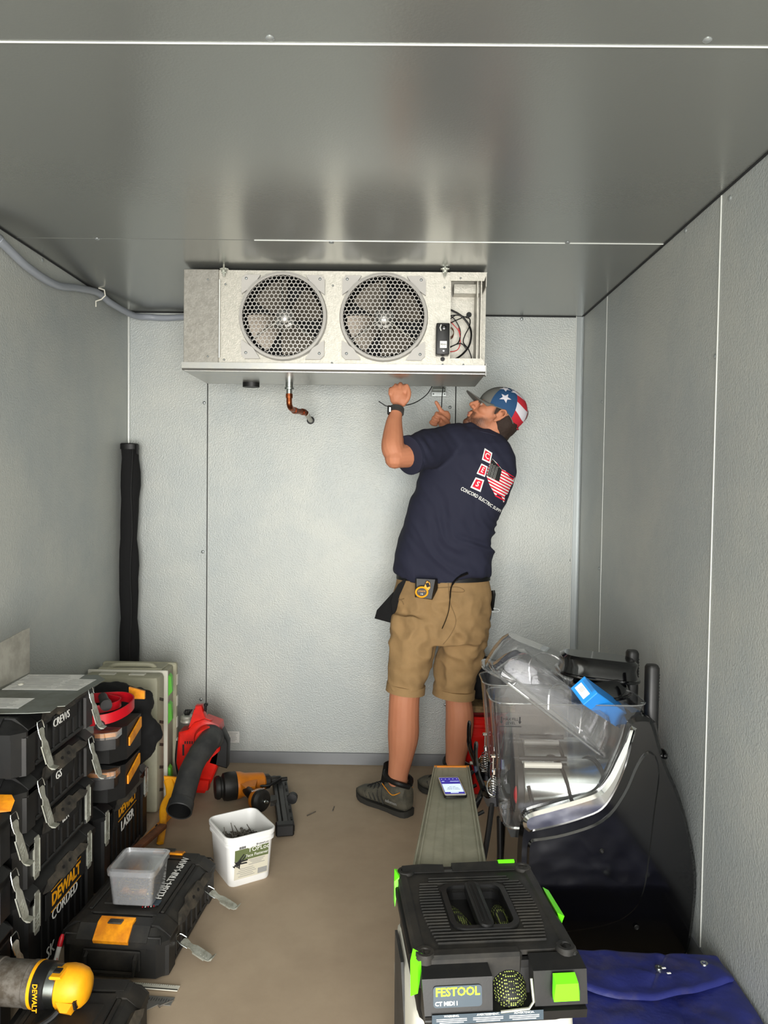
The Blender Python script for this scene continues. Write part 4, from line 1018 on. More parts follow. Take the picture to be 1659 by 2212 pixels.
# chrome trim
ct = P2(cr2([(1362, 1566), (1352, 1600), (1334, 1642), (1314, 1682), (1290, 1709), (1250, 1724), (1190, 1741), (1142, 1755), (1129, 1770), (1131, 1786)]) + cr2([(1142, 1795), (1200, 1783), (1258, 1766), (1300, 1746), (1328, 1706), (1350, 1655), (1364, 1605), (1374, 1572)]), MY0)
mb = MB(); yprism(mb, ct, MY0-.016, MY0+.012, 0, .010); mb.build('chrome_trim', 'chrome', sm)
mb = MB(); kn = at(1434, 1628, y=MY0+.03); mb.ball(kn, (.010, .03, .014)); mb.build('hinge_knob', 'gloss_black', sm)
MB().hull([(at(a, b, y=MY0+.03).x, y, at(a, b, y=MY0+.03).z) for a, b in ((1366, 1561), (1412, 1556), (1418, 1585), (1420, 1610), (1372, 1600)) for y in (MY0+.01, MY1-.01)]).build('top_cover', 'gloss_black', sm)
for px, y in ((1409, 2.37), (1366, 2.60)):   # upright posts
    top = at(px, 1436 if px > 1390 else 1405, y=y); 
    prof = rrect(.040, .046, .014, 3); mb = MB()
    mb.loft([[(top.x+a, y+b, z) for a, b in prof] for z in (.60, top.z-.008)]+[[(top.x+a*.8, y+b*.8, top.z) for a, b in prof]])
    po = mb.build('post', 'black_plastic', sm)
    for k in range(9): MB().box((top.x+.0205, y, top.z-.03-.010*k), (.004, .018, .004), .001).build('post_rib', 'rubber', po)
    mb = MB(); mb.lathe([(.003, -.01), (.003, .014)], 8, T=Matrix.Translation((top.x-.025, y-.005, top.z-.12)) @ Matrix.Rotation(R(90), 4, 'Y')); mb.build('pin', 'steel', po)
def mach_side(k):
    y0 = MY0+.012+k*.208; yc = y0+.094
    # drum
    dx0, dx1, dz, dr = at(1124, 1688, y=yc).x, .93, .494, .080
    T = Matrix.Translation((dx0, yc, dz)) @ Matrix.Rotation(R(90), 4, 'Y')
    mb = MB(); mb.lathe([(.02, -.012), (.06, -.006), (dr-.004, 0), (dr, .006), (dr, dx1-dx0)], 40, 0, T); d = mb.build('cooling_drum', 'steel', sm)
    MB().lathe([(.075, -.022), (dr+.002, -.02), (dr+.002, -.002), (.07, 0)], 30, 0, T).build('drum_seal', 'rubber', d)
    MB().ball((dx0-.018, yc-.055, dz-.012), (.012, .018, .030)).build('red_gasket', 'crimson', d)
    MB().ball((dx0-.012, yc-.052, dz+.035), (.010, .012, .018)).build('white_bearing', 'case_white', d)
    mb = MB()
    pts = []
    for i in range(61):
        a = PI*.9+i/60*2*PI*2.05; pts.append((dx0+.01+i/60*.25, yc+(dr+.007)*math.cos(a), dz+(dr+.007)*math.sin(a)))
    mb.tube(pts, .0055, 8); mb.tube([(dx0-.01, yc-.02, dz+dr+.01), (dx0+.14, yc-.02, dz+dr+.01)], .008, 8)
    mb.build('auger', 'rubber', sm)
    MB().tube([(dx0+.0, yc-.06, dz+dr+.004), (dx0+.115, yc-.06, dz+dr+.004)], .009, 10).build('auger_bar', 'case_white', sm)
    # clear bowl
    rows = [(.395, .565, .90), (.405, .55, .925), (.46, .543, .93), (.56, .540, .925), (.60, .538, .93), (.70, .528, .965), (.772, .520, .988), (.778, .516, .992)]
    rings = []
    for z, xa, xb in rows:
        rings.append([((xa+xb)/2+a, yc+b, z) for a, b in rrect(xb-xa, .184 if z < .77 else .19, .05 if z > .45 else .03, 5)])
    mb = MB(); mb.loft(rings, cap=False); mb.add(rings[0], [tuple(range(len(rings[0])))])
    b = mb.build('hopper_bowl', 'clear_smoke', sm)
    mb = MB(); mb.tube([rings[-1][i] for i in range(len(rings[-1]))], .0025, 6, closed=True); mb.build('bowl_rim', 'clear_lid', b)
    mb = MB(); mb.tube([(x, y, z-.002) for x, y, z in rings[0]], .005, 6, closed=True); mb.build('bowl_foot', 'clear_lid', b)
    # drip ledge and black nose under the drum
    MB().hull([(x, y, z) for y in (yc-.08, yc+.08) for x, z in ((.60, .41), (.93, .41), (.93, .34), (.66, .34))]).build('nose', 'gloss_black', sm)
    MB().hull([(x, y, z) for y in (yc-.06, yc+.06) for x, z in ((.57, .385), (.64, .385), (.63, .35), (.585, .35))]).build('drip_bracket', 'charcoal_plastic', sm)
    # faucet
    fx = .518
    f = MB(); f.hull([(x, y, z) for y in (yc-.025, yc+.025) for x, z in ((.55, .50), (.51, .49), (.50, .46), (.515, .43), (.55, .43))]); fo = f.build('faucet', 'gloss_black', sm)
    MB().tube(smoothpath([(.515, yc-.02, .46), (.497, yc-.045, .50), (.478, yc-.05, .55), (.472, yc-.05, .60), (.474, yc-.05, .645)], 4), [.012]*5+[.010]*6+[.008]*5+[.005], 8, squash=.6).build('lever', 'gloss_black', fo)
    MB().tube(smoothpath([(.49, yc-.045, .47), (.47, yc-.06, .45), (.475, yc-.06, .42), (.50, yc-.05, .425)], 4), .006, 8).build('pull_hook', 'rubber', fo)
    mb = MB(); mb.tube([(.527+.010*math.cos(i*.9), yc-.05+.010*math.sin(i*.9), .47+.0011*i) for i in range(60)], .0016, 5); mb.build('spring', 'chrome', fo)
    mb = MB(); mb.tube([(.527, yc-.05, .53), (.527, yc-.05, .60)], .0022, 6); mb.box((.527, yc-.05, .60), (.016, .01, .010), .002); mb.box((.53, yc-.05, .55), (.012, .01, .02), .003); mb.tube(smoothpath([(.52, yc-.055, .535), (.508, yc-.06, .515), (.512, yc-.06, .49), (.525, yc-.06, .48)], 4), .0018, 5); mb.build('linkage', 'chrome', fo)
    MB().tube(smoothpath([(.53, yc-.02, .44), (.52, yc-.03, .36), (.505, yc-.045, .28), (.495, yc-.05, .24)], 5) if k == 0 else smoothpath([(.53, yc-.06, .44), (.50, yc-.09, .38), (.47, yc-.10, .33)], 5), .009, 8).build('drain_tube', 'rubber', fo)
    if k == 0:
        MB().tube([(.553, yc-.03, .40), (.556, yc-.03, .30), (.557, yc-.03, .012)], .009, 10).build('drain_tube', 'rubber', fo)
        lt = MB(); p = V((.575, y0-.001, .70)); T2 = TR(at(1103, 1557, y=y0-.002), (1, 0, 0), (0, 0, 1))
        for i, s_ in enumerate(('MAX FILL', 'LEVEL')): text('printing', s_, .0115, 'ink', T2 @ Matrix.Translation((0, .004-.0115*i, 0)), b, ext=.0003)
        mb = MB(); mb.box((0, -.018, 0), (.066, .0016, .0008), 0, 0, T2)
        for sx in (-1, 1): mb.hull([(sx*.028+a, b_, c_) for a, b_ in ((-.002, .012), (.002, .012), (.002, -.002), (-.002, -.002)) for c_ in (0, .0006)], 0, T2); mb.hull([(sx*.028+a, b_, c_) for a, b_ in ((-.005, -.002), (.005, -.002), (0, -.010)) for c_ in (0, .0006)], 0, T2)
        mb.build('fill_mark', 'ink', b)
mach_side(0); mach_side(1)
# lids heaped on the bowls
def lid(name, label, c, ang, L, D, Hh, m, yaw=0, flip=False, taper=.80):
    rot = Matrix.Rotation(yaw, 4, 'Z') @ Matrix.Rotation(ang, 4, 'Y')
    t = thing(name, label, 'lid', c, rot=rot); s = 1
    rows = [(0, 1.0, 1.0), (.006, 1.0, 1.0), (.007, .95, .93), (Hh*.5, .90, .86), (Hh*.85, taper+.02, .74), (Hh, taper-.06, .60)]
    mb = MB(); rings = [[(a, b, z) for a, b in rrect(L*k, D*k2, .07*min(k, k2), 6)] for z, k, k2 in rows]
    mb.loft(rings, cap=False); mb.add(rings[-1], [tuple(range(len(rings[-1])))]); mb.build('shell', m, t, world=False)
    mb = MB(); mb.tube([(x, y, z) for x, y, z in rings[0]], .0035, 6, closed=True); mb.build('rim', 'clear_lid' if m != 'gloss_black' else m, t, world=False)
    if m != 'gloss_black':
        mb = MB(); mb.tube(smoothpath([(-.02, -D*.40, .012), (-.05, -D*.36, Hh*.6), (-.02, -D*.2, Hh*.92), (.05, -D*.2, Hh*.92), (.07, -D*.36, Hh*.6), (.10, -D*.40, .012)], 3), .003, 5); mb.build('mould_rib', 'clear_lid', t, world=False)
    return t
lid('bowl_lid', 'nearer clear plastic bowl lid lying slanted across the front bowl', at(1178, 1530, y=2.365), R(37), .44, .21, .105, 'clear_smoke')
lid('bowl_lid', 'clear plastic bowl lid standing behind the slanted one, nearest the back wall', at(1152, 1478, y=2.60), R(20), .38, .20, .13, 'clear_smoke', R(-6))
lid('bowl_lid', 'glossy black lid lying crookedly on the rear bowl beside the upright posts', at(1289, 1455, y=2.56), R(5), .27, .20, .062, 'gloss_black', R(-4), taper=.92)
lid('bowl_lid', 'smaller glossy black lid tucked beneath the crooked black lid', at(1292, 1500, y=2.50), R(-6), .21, .16, .055, 'gloss_black', R(10))
# blue box
ea, eb, eL = V((.3937, -.7463, -.5367)), V((.6989, -.1363, .7022)), V((.5972, .6515, -.4679))
c0 = at(1232, 1486, y=2.30); la, lb2, lL = .0695, .0566, .279
def fr(c, X, Y):
    m = Matrix((X, Y, X.cross(Y))).transposed().to_4x4(); m.translation = c; return m
M_ = fr(c0, ea, eL)     # z = ea x eL
sgn = 1 if ea.cross(eL).dot(eb) > 0 else -1
t = thing('blue_carton', 'bright blue cardboard carton with white sticker tilted in the front bowl', 'carton', c0+ea*.037+eL*.11+eb*.028)
MB().box((la/2, lL/2, sgn*lb2/2), (la, lL, lb2), .002, 0, M_).build('carton', 'blue_card', t)
Tl = TR(c0+ea*.033+eb*.024-eL*.0006, ea, eb*1.0)
MB().box((0, 0, 0), (.046, .026, .0006), 0, 0, Tl).build('sticker', 'white_print', t)
mb = MB()
for k in range(4): mb.box((-.004-.002*(k % 2), .008-.004*k, .0), (.018, .0012, .0012), 0, 0, Tl)
mb.build('printed_lines', 'grey_print', t)
mb = MB()
for k in range(5): mb.box((0, .021+.0028*k, 0), (.05-.006*(k % 2), .001, .0008), 0, 0, Tl)
mb.build('fine_print', 'badge_grey', t)
MB().hull([c0+ea*la+eL*q+eb*r+ea*s for q, r, s in ((.10, .012, 0), (.125, .012, 0), (.125, .03, 0), (.10, .03, 0), (.11, .02, .003))]).build('tuck_flap', 'blue_card', t)

# ================================================================ ALUMINIUM TRESTLE WITH PHONE
PZ = .50
f0, f1, n0, n1 = at(938, 1657, z=PZ), at(1013, 1657, z=PZ), at(893, 1880, z=PZ), at(1049, 1880, z=PZ)
t = thing('trestle', 'narrow grey metal trestle with orange ends and legs, phone on top', 'trestle', ((f0.x+n1.x)/2, 2.15, 0))
def lerp(a, b, k): return a+(b-a)*k
mb = MB()
def tp(u, v, z): p = lerp(lerp(f0, f1, u), lerp(n0, n1, u), v); return V((p.x, p.y, z))
mb.hull([tp(u, v, z) for u in (.0, 1) for v in (0, 1) for z in (PZ-.004, PZ-.001)])
for u in (.0, .06, .94, 1.0):
    mb.hull([tp(u+d, v, z) for d in (-.012, .012) for v in (0, 1) for z in (PZ-.03, PZ+.0035)])
for u in (.25, .40, .55, .70): mb.hull([tp(u+d, v, z) for d in (-.006, .006) for v in (0.02, 1) for z in (PZ-.004, PZ-.0003)])
for u, s_ in ((0, -1), (1, 1)): mb.hull([tp(u+s_*d, v, z) for v in (0.0, 1) for d, z in ((0, PZ), (.02, PZ), (.11, PZ-.075), (.09, PZ-.075))])
mb.build('top_channel', 'platform_grey', t)
MB().hull([tp(u, v, z) for u in (-.01, 1.01) for v in (-.012, .0) for z in (PZ-.07, PZ+.003)]).build('end_plate', 'orange', t)
def leg(u, v, dx, dy, w=.016):
    a = tp(u, v, PZ-.01); b = V((a.x+dx, a.y+dy, 0.0))
    mb = MB(); mb.hull([p+V((i*w, j*w*1.6, 0)) for p in (a, b+V((0, 0, .002))) for i in (-.5, .5) for j in (-.5, .5)]); mb.build('leg', 'orange', t)
leg(.1, .25, -.06, .05); leg(.9, .25, .10, -.02); leg(.1, .85, -.05, -.04); leg(.9, .85, .11, .03)
MB().hull([at(a, b, y=2.25+c_) for a, b in ((928, 1742), (935, 1738), (921, 1785), (930, 1790), (921, 1770)) for c_ in (0, .03)]).build('brace_plate', 'orange', t)
MB().hull([at(a, b, y=2.22+c_) for a, b in ((921, 1785), (928, 1790), (926, 1812), (920, 1800)) for c_ in (0, .02)]).build('brace_plate', 'amber', t)
pa, pb_, pc = at(950, 1728, z=PZ+.004), at(1001, 1727, z=PZ+.004), at(951, 1682, z=PZ+.004)
pcn = at(976, 1704, z=PZ+.0045); Xd = (pb_-pa).normalized(); w_, h_ = .071, .145
ph = thing('phone', 'smartphone with lit blue and white screen lying on the trestle', 'phone', (pcn.x, pcn.y, PZ+.004))
Tp = TR((pcn.x, pcn.y, PZ+.004), Xd, V((-Xd.y, Xd.x, 0)))
MB().loft([[(x*k, y*k, z) for x, y in rrect(w_, h_, .008)] for z, k in ((0, .97), (.002, 1), (.008, 1), (.0095, .98))], 0, Tp).build('case', 'gloss_black', ph)
MB().loft([[(x, y, z) for x, y in rrect(w_-.006, h_-.006, .006)] for z in (.009, .0101)], 0, Tp).build('bezel', 'case_white', ph)
for nm, col, e in (('screen_blue', (.16, .16, .62), .55), ('screen_white', (.80, .87, .95), .8)): mat(nm, col, .2, emit=e)
scn = MB().box((0, .002, .0103), (.060, .124, .0004), 0, 0, Tp).build('screen', 'screen_blue', ph)
MB().box((0, -.017, .0107), (.057, .060, .0004), 0, 0, Tp).build('dialog', 'screen_white', scn)
for i, s_ in enumerate(('Check a version', 'Not all things', 'can use')):
    text('printing', s_, .0062, 'ink', Tp @ Matrix.Translation((0, -.028+.009*i, .0111)) @ Matrix.Rotation(PI, 4, 'Z'), scn, ext=.0001)
mb = MB()
for k in range(5): mb.box((-.024+.012*k, .052, .0107), (.0022, .0022, .0003), 0, 0, Tp)
mb.box((-.022, .034, .0107), (.008, .002, .0003), 0, 0, Tp); mb.box((.014, .034, .0107), (.028, .0016, .0003), 0, 0, Tp); mb.box((0, -.052, .0107), (.024, .005, .0003), 0, 0, Tp)
mb.build('screen_icons', 'screen_white', scn)

# ================================================================ DUST EXTRACTOR
m = mat('braid', (.06, .065, .055), .6); nt = m.node_tree
tc = nt.nodes.new('ShaderNodeTexCoord'); vo = nt.nodes.new('ShaderNodeTexVoronoi'); vo.inputs['Scale'].default_value = 230; vo.inputs['Randomness'].default_value = .15
mr = nt.nodes.new('ShaderNodeMapRange'); mr.inputs['From Min'].default_value = .36; mr.inputs['From Max'].default_value = .28
mx = nt.nodes.new('ShaderNodeMix'); mx.data_type = 'RGBA'; mx.inputs[6].default_value = lin((.06, .065, .055)); mx.inputs[7].default_value = lin((.66, .72, .36))
nt.links.new(tc.outputs['Object'], vo.inputs['Vector']); nt.links.new(vo.outputs['Distance'], mr.inputs['Value']); nt.links.new(mr.outputs['Result'], mx.inputs[0]); nt.links.new(mx.outputs[2], nt.nodes['Principled BSDF'].inputs['Base Color'])
va = thing('dust_extractor', 'black and grey dust extractor with bright green latches and coiled hose', 'vacuum', (.404, 1.628, 0), R(6))
VZ = .52
def vb(mb, name, m, par=None, **k): return mb.build(name, m, par or va, world=False, **k)
mb = MB()     # pale lower body
mb.loft([[(x, y, z) for x, y in rrect(w, l, .05, 4)] for z, w, l in ((.03, .30, .36), (.05, .32, .38), (.30, .335, .385), (.39, .325, .37), (.40, .31, .35))]); vb(mb, 'canister', 'case_white')
mb = MB(); mb.loft([[(x, y, z) for x, y in rrect(w, l, .04, 4)] for z, w, l in ((.385, .30, .36), (.39, .31, .37), (.43, .31, .36), (.49, .29, .345))]); vb(mb, 'motor_head', 'black_plastic')
for sx in (-1, 1):
    for sy in (-1, 1):
        mb = MB(); mb.lathe([(.004, -.012), (.028, -.012), (.03, -.006), (.03, .006), (.028, .012), (.004, .012)], 20, T=Matrix.Translation((sx*.14, sy*.15, .030)) @ Matrix.Rotation(R(90), 4, 'Y')); vb(mb, 'wheel', 'rubber')
for sx in (-1, 1):
    mb = MB(); mb.hull([(sx*x, y, z) for x, y, z in ((.168, -.19, .12), (.17, .0, .40), (.17, .12, .40), (.17, .10, .10), (.164, -.19, .12), (.164, 0, .40), (.164, .12, .40), (.164, .1, .1))]); vb(mb, 'side_shell', 'charcoal_plastic')
# hose garage frame
mb = MB()
for sx in (-1, 1): mb.box((sx*.150, 0, VZ-.030), (.026, .35, .06), .006)
mb.box((0, .163, VZ-.030), (.30, .026, .06), .006)
mb.box((-.05, -.160, VZ-.025), (.20, .03, .05), .006)
for sx in (-1, 1):
    for sy in (-1, 1):
        mb.lathe([(.021, 0), (.021, .058), (.018, .062), (.011, .062), (.009, .05)], 16, T=Matrix.Translation((sx*.142, sy*.157, VZ-.06)))
mb.hull([(x, y, z) for x, y in ((-.15, .17), (-.10, .176), (-.05, .17)) for z in (VZ-.02, VZ+.006)]+[(-.15, .15, VZ), (-.05, .15, VZ)]); mb.hull([(x, y, z) for x, y in ((-.03, .172), (.13, .176)) for z in (VZ-.02, VZ+.008)]+[(-.03, .15, VZ), (.13, .15, VZ)])
vb(mb, 'garage_frame', 'dusty_black')
# lid plate with cross ribs and rounded opening
OW, OH = .062, .078
mb = MB()
def ring_plate(z0, z1, inner, outer):
    n = len(inner); rings = [[(x, y, z0) for x, y in inner], [(x, y, z1) for x, y in inner], [(x, y, z1) for x, y in outer], [(x, y, z0) for x, y in outer]]
    vs = [p for r in rings for p in r]; fs = []
    for i in range(4):
        for j in range(n): fs.append((i*n+j, i*n+(j+1) % n, ((i+1) % 4)*n+(j+1) % n, ((i+1) % 4)*n+j))
    mb.add(vs, fs)
inn = rrect(OW*2, OH*2, .022, 5); outr = rrect(.282, .315, .03, 5)
ring_plate(VZ-.014, VZ-.004, inn, outr)
lidp = vb(mb, 'garage_lid', 'dusty_black')
mb = MB(); ring_plate(VZ-.035, VZ+.003, inn, rrect(OW*2+.024, OH*2+.024, .03, 5)); vb(mb, 'opening_rim', 'black_plastic', lidp)
for k in range(23):
    y = -.128+.0113*k; w = .112+.016*math.cos(y*12)-(.02 if y > .10 else 0)
    mb = MB()
    if abs(y) > OH+.014: mb.box((0, y, VZ-.003), (2*w, .0045, .006), .0015)
    else:
        a = OW+.014
        MB().box((-(a+w)/2, y, VZ-.003), (w-a, .0045, .006), .0015).build('rib', 'dusty_black', lidp, world=False)
        mb.box(((a+w)/2, y, VZ-.003), (w-a, .0045, .006), .0015)
    vb(mb, 'rib', 'dusty_tan' if k % 5 == 9 else 'dusty_black', lidp)
mb = MB(); mb.loft([[(x, y, z) for x, y in rrect(w, 2*OH+.02, w/2.1, 4)] for z, w in ((VZ-.022, .026), (VZ-.010, .034), (VZ+.006, .032), (VZ+.008, .024))]); hb = vb(mb, 'lid_handle', 'rubber')
for x in (-.008, 0, .008): vb(MB().box((x, 0, VZ+.0085), (.002, 2*OH-.01, .003), .0008), 'grip_ridge', 'black_plastic', hb)
# hose coil
mb = MB(); pts = []
for i in range(90):
    a = i/90*2*PI*2.2+.5; pts.append((.080*math.cos(a), .098*math.sin(a), VZ-.095+.030*i/90+.005*math.sin(a*3)))
mb.tube(pts, .021, 14)
mb.tube(smoothpath([(-.055, .06, VZ-.055), (-.045, -.01, VZ-.040), (-.030, -.06, VZ-.042), (.0, -.10, VZ-.055), (.018, -.13, VZ-.066), (.02, -.165, VZ-.08)], 6), .024, 14)
mb.tube(smoothpath([(.055, .07, VZ-.06), (.050, .01, VZ-.042), (.045, -.04, VZ-.042), (.02, -.09, VZ-.06)], 6), .023, 14)
vb(mb, 'hose', 'braid')
mb = MB(); mb.tube(smoothpath([(.022, -.150, VZ-.060), (.022, -.170, VZ-.068), (.022, -.183, VZ-.078), (.022, -.188, VZ-.09)], 4), [.036]*6+[.034]*4+[.028]*2+[.02], 18); vb(mb, 'hose_end', 'braid')
# front console
mb = MB()
mb.hull([(x, y, z) for x, y, z in ((-.150, -.165, VZ-0.0114), (-.022, -.165, VZ-0.0114), (-.155, -.205, VZ-0.0228), (-.018, -.205, VZ-0.0228), (-.150, -.222, VZ-0.0950), (-.02, -.222, VZ-0.0950), (-.15, -.165, VZ-0.0988), (-.02, -.165, VZ-0.0988))])
mb.hull([(x, y, z) for x, y, z in ((.062, -.165, VZ-0.0061), (.165, -.165, VZ-0.0061), (.062, -.205, VZ-0.0167), (.168, -.205, VZ-0.0167), (.064, -.215, VZ-0.0798), (.168, -.215, VZ-0.0798), (.064, -.165, VZ-0.0912), (.165, -.165, VZ-0.0912))])
mb.hull([(x, y, z) for x in (-.15, .165) for y, z in ((-.165, VZ-0.0745), (-.222, VZ-0.0851), (-.220, VZ-0.1026), (-.165, VZ-0.1064))])
mb.hull([(x, y, z) for x in (-.03, .07) for y, z in ((-.16, VZ-0.0152), (-.172, VZ-0.0152), (-.172, VZ-0.0912), (-.16, VZ-0.0912))])
fc_ = vb(mb, 'front_console', 'black_plastic')
vb(MB().tube([(.058, -.206, VZ-.03), (.060, -.218, VZ-.068), (.050, -.222, VZ-.078), (-.005, -.223, VZ-.081)], .0028, 8), 'console_edge', 'zinc', fc_)
def tilted(x, z, dz=0): 
    k = (z-(VZ-.0228))/(-.0722); return V((x, -.205-.017*k-.0008-dz, z))
Tl = TR(tilted(-.087, VZ-.053), (1, 0, 0), (0, .17, .98))
bd = vb(MB().loft([[(x, y, z) for x, y in rrect(.094, .038, .006)] for z in (0, .0012)], 0, Tl), 'badge', 'badge_grey', fc_)
mat('lime_print', (.66, .90, .12), .4)
text('lettering', 'FESTOOL', .021, 'lime_print', Tl @ Matrix.Translation((0, .008, .0014)), bd, world=False, bold=.0006, ext=.0003, sx=.98)
text('lettering', 'CT MIDI I', .0105, 'white_print', Tl @ Matrix.Translation((-.022, -.012, .0014)), bd, world=False, bold=.0003, ext=.0003)
Tw = TR(tilted(0, VZ-.089, .003)+V((-.03, -.0005, 0)), (1, 0, 0), (0, .1, .99))
ws = vb(MB().box((0, 0, 0), (.215, .018, .0008), 0, 0, Tw), 'warning_strip', 'badge_grey', fc_)
for i, s_ in enumerate(('WARNING.', 'AVERTISSEMENT.', 'ADVERTENCIA.')):
    text('printing', s_, .0058, 'white_print', Tw @ Matrix.Translation((-.07+.07*i, .006, .0006)), ws, world=False, ext=.0002)
    mb = MB()
    for k in range(3): mb.box((-.07+.07*i, .0008-.0032*k, .0006), (.058-.012*(k == 2), .0013, .0004), 0, 0, Tw)
    vb(mb, 'fine_print', 'white_print', ws)
# green latches
def gl(pts, name='green_latch'): vb(MB().hull(pts), name, 'green')
gl([(x, y, z) for x, y, z in ((.098, -.212, VZ-.018), (.142, -.212, VZ-.018), (.098, -.233, VZ-.026), (.142, -.233, VZ-.026), (.095, -.233, VZ-.060), (.145, -.233, VZ-.060), (.098, -.216, VZ-.066), (.142, -.216, VZ-.066), (.093, -.228, VZ-.045), (.147, -.228, VZ-.045))])
gl([(x, y, z) for x, y, z in ((-.165, -.150, VZ+.004), (-.145, -.165, VZ), (-.172, -.165, VZ-.01), (-.160, -.185, VZ-.012), (-.172, -.175, VZ-.075), (-.160, -.190, VZ-.06))])
gl([(x, y, z) for x, y, z in ((-.168, .165, VZ+.002), (-.150, .17, VZ-.004), (-.172, .13, VZ-.01), (-.160, .13, VZ), (-.172, .11, VZ-.06), (-.172, .14, VZ-.06))])
gl([(x, y, z) for x, y, z in ((.162, .06, VZ+.002), (.176, .06, VZ-.006), (.162, -.045, VZ+.002), (.178, -.045, VZ-.006), (.176, .03, VZ-.035), (.176, -.03, VZ-.035))])
gl([(x, y, z) for x, y, z in ((.085, .172, VZ+.012), (.125, .172, VZ+.012), (.085, .185, VZ+.004), (.125, .185, VZ+.004), (.09, .185, VZ-.03), (.12, .185, VZ-.03), (.085, .165, VZ+.009), (.125, .165, VZ+.009))])
vb(MB().box((-.165, .0, VZ-.03), (.010, .26, .02), .003), 'side_rail', 'rubber'); vb(MB().box((.165, -.08, VZ-.03), (.012, .14, .03), .003), 'side_rail', 'rubber')

# ================================================================ BLUE TARP
t = thing('tarp', 'folded dusty blue tarpaulin with brass eyelets by the right wall', 'tarp', (.93, 1.9, 0))
def tarp(zf, x0, x1, y0, y1, skew, th, seed, amp):
    def fn(u, v):
        x = x0+(x1-x0)*u; y = y0(u)+(y1(u)-y0(u))*v
        e = min(u, 1-u, v, 1-v); z = zf-(.007*(1-min(1, e/.06))**2)
        z += amp*(noise.noise(V((x*5+seed, y*5, 0)))+.5*noise.noise(V((x*15, y*15, seed)))+.35*(.5-abs(noise.noise(V((x*9+y*6, y*9, seed+4)))*2))) - .005*math.exp(-((u-.58-.25*(v-.5))/.022)**2)*min(1, max(0, v-.1)*4)
        return (x, y, z)
    mb = MB(); mb.sheet(fn, 110, 60, -th); return mb
tarp(.132, .66, 1.130, lambda u: 1.985-.085*math.sin(PI*min(1, u**.8)), lambda u: 2.10-.012*u, 0, .007, 3, .010).build('upper_fold', 'tarp', t)
tarp(.112, .635, 1.135, lambda u: 1.40, lambda u: 2.085, 0, .012, 8, .012).build('lower_fold', 'tarp', t)
MB().hull([(x, y, z) for x, y, z in ((.65, 1.45, .0), (1.13, 1.45, 0), (1.13, 2.06, 0), (.68, 2.06, 0), (.66, 1.47, .07), (1.12, 1.47, .07), (1.12, 2.04, .10), (.70, 2.04, .10))]).build('folded_bulk', 'tarp', t)
for px, py in ((1423, 2094), (1521, 2085)):
    p = at(px, py, z=.136); MB().lathe([(.004, -.004), (.0055, .005), (.010, .005), (.012, -.004)], 18, T=Matrix.Translation(p+V((0, 0, .002)))).build('eyelet', 'steel', t)
for i, (px, py) in enumerate(((1434, 2091), (1445, 2102))):
    o = MB().box(at(px, py, z=.146), (.011, .005, .002), .0005, rz=R(10)).build('chip', 'white_print'); rebase(o); tag(o, ('small white chip next to the middle eyelet on the tarp', 'white chip lying lower right of the middle eyelet on the tarp')[i], 'chip')

# ================================================================ RED BUCKET, BOARD AND BAG BEHIND THE LEG
t = thing('red_bucket', 'red plastic pail behind the right leg beside the slush machine', 'bucket', (.625, 3.60, 0))
MB().lathe([(.110, 0), (.118, .006), (.132, .26), (.139, .27), (.139, .285), (.134, .29), (.136, .32), (.143, .325), (.143, .338), (.137, .342), (.139, .362), (.145, .365), (.146, .372), (.138, .374), (.134, .36), (.118, .02)], 36, T=Matrix.Translation((.625, 3.60, 0))).build('pail', 'bucket_red', t)
MB().tube(smoothpath([(.49, 3.58, .33), (.50, 3.48, .22), (.55, 3.44, .175), (.60, 3.43, .165), (.70, 3.45, .18), (.76, 3.57, .33)], 5), .0022, 6).build('bail', 'steel', t)
MB().tube([(.575, 3.436, .168), (.655, 3.435, .165)], .008, 10).build('bail_grip', 'case_white', t)
o = MB().box((.64, 3.60, .391), (.30, .16, .030), .003, rz=R(4)).build('board_offcut', 'osb'); rebase(o); tag(o, 'pale wood board lying across the red pail', 'board')
o = blob('refuse_bag', '', '', [('b', (.66, 3.62, .47), (.11, .10, .075)), ('b', (.63, 3.60, .54), (.08, .08, .08)), ('b', (.70, 3.64, .52), (.07, .07, .07))], 'soft_black', .02, .012, 14); rebase(o)
o.location.z = .408; tag(o, 'crumpled black plastic bag resting on the board over the red pail', 'bag')

# ================================================================ THE PERSON
mat('shirt_navy', (.105, .112, .185), .85, bump=(500, .15), bdist=.0004)
mat('shorts_tan', (.60, .48, .32), .85, col2=(.50, .40, .265), nscale=6, nlo=.35, nhi=.75, bump=(420, .2), bdist=.0005)
mat('hair_brown', (.17, .115, .085), .75, bump=(260, .8), bdist=.003)
mat('boot_olive', (.27, .26, .225), .7, col2=(.34, .325, .28), nscale=30)
mat('boot_sole', (.17, .165, .15), .8)
mat('cap_grey', (.40, .40, .38), .8); mat('cap_blue', (.12, .27, .42), .8); mat('cap_red', (.70, .12, .18), .8); mat('cap_white', (.80, .79, .82), .8)
mat('lip', (.66, .40, .36), .5); mat('eye_white', (.66, .60, .56), .3); mat('shirt_red', (.83, .08, .20), .8)
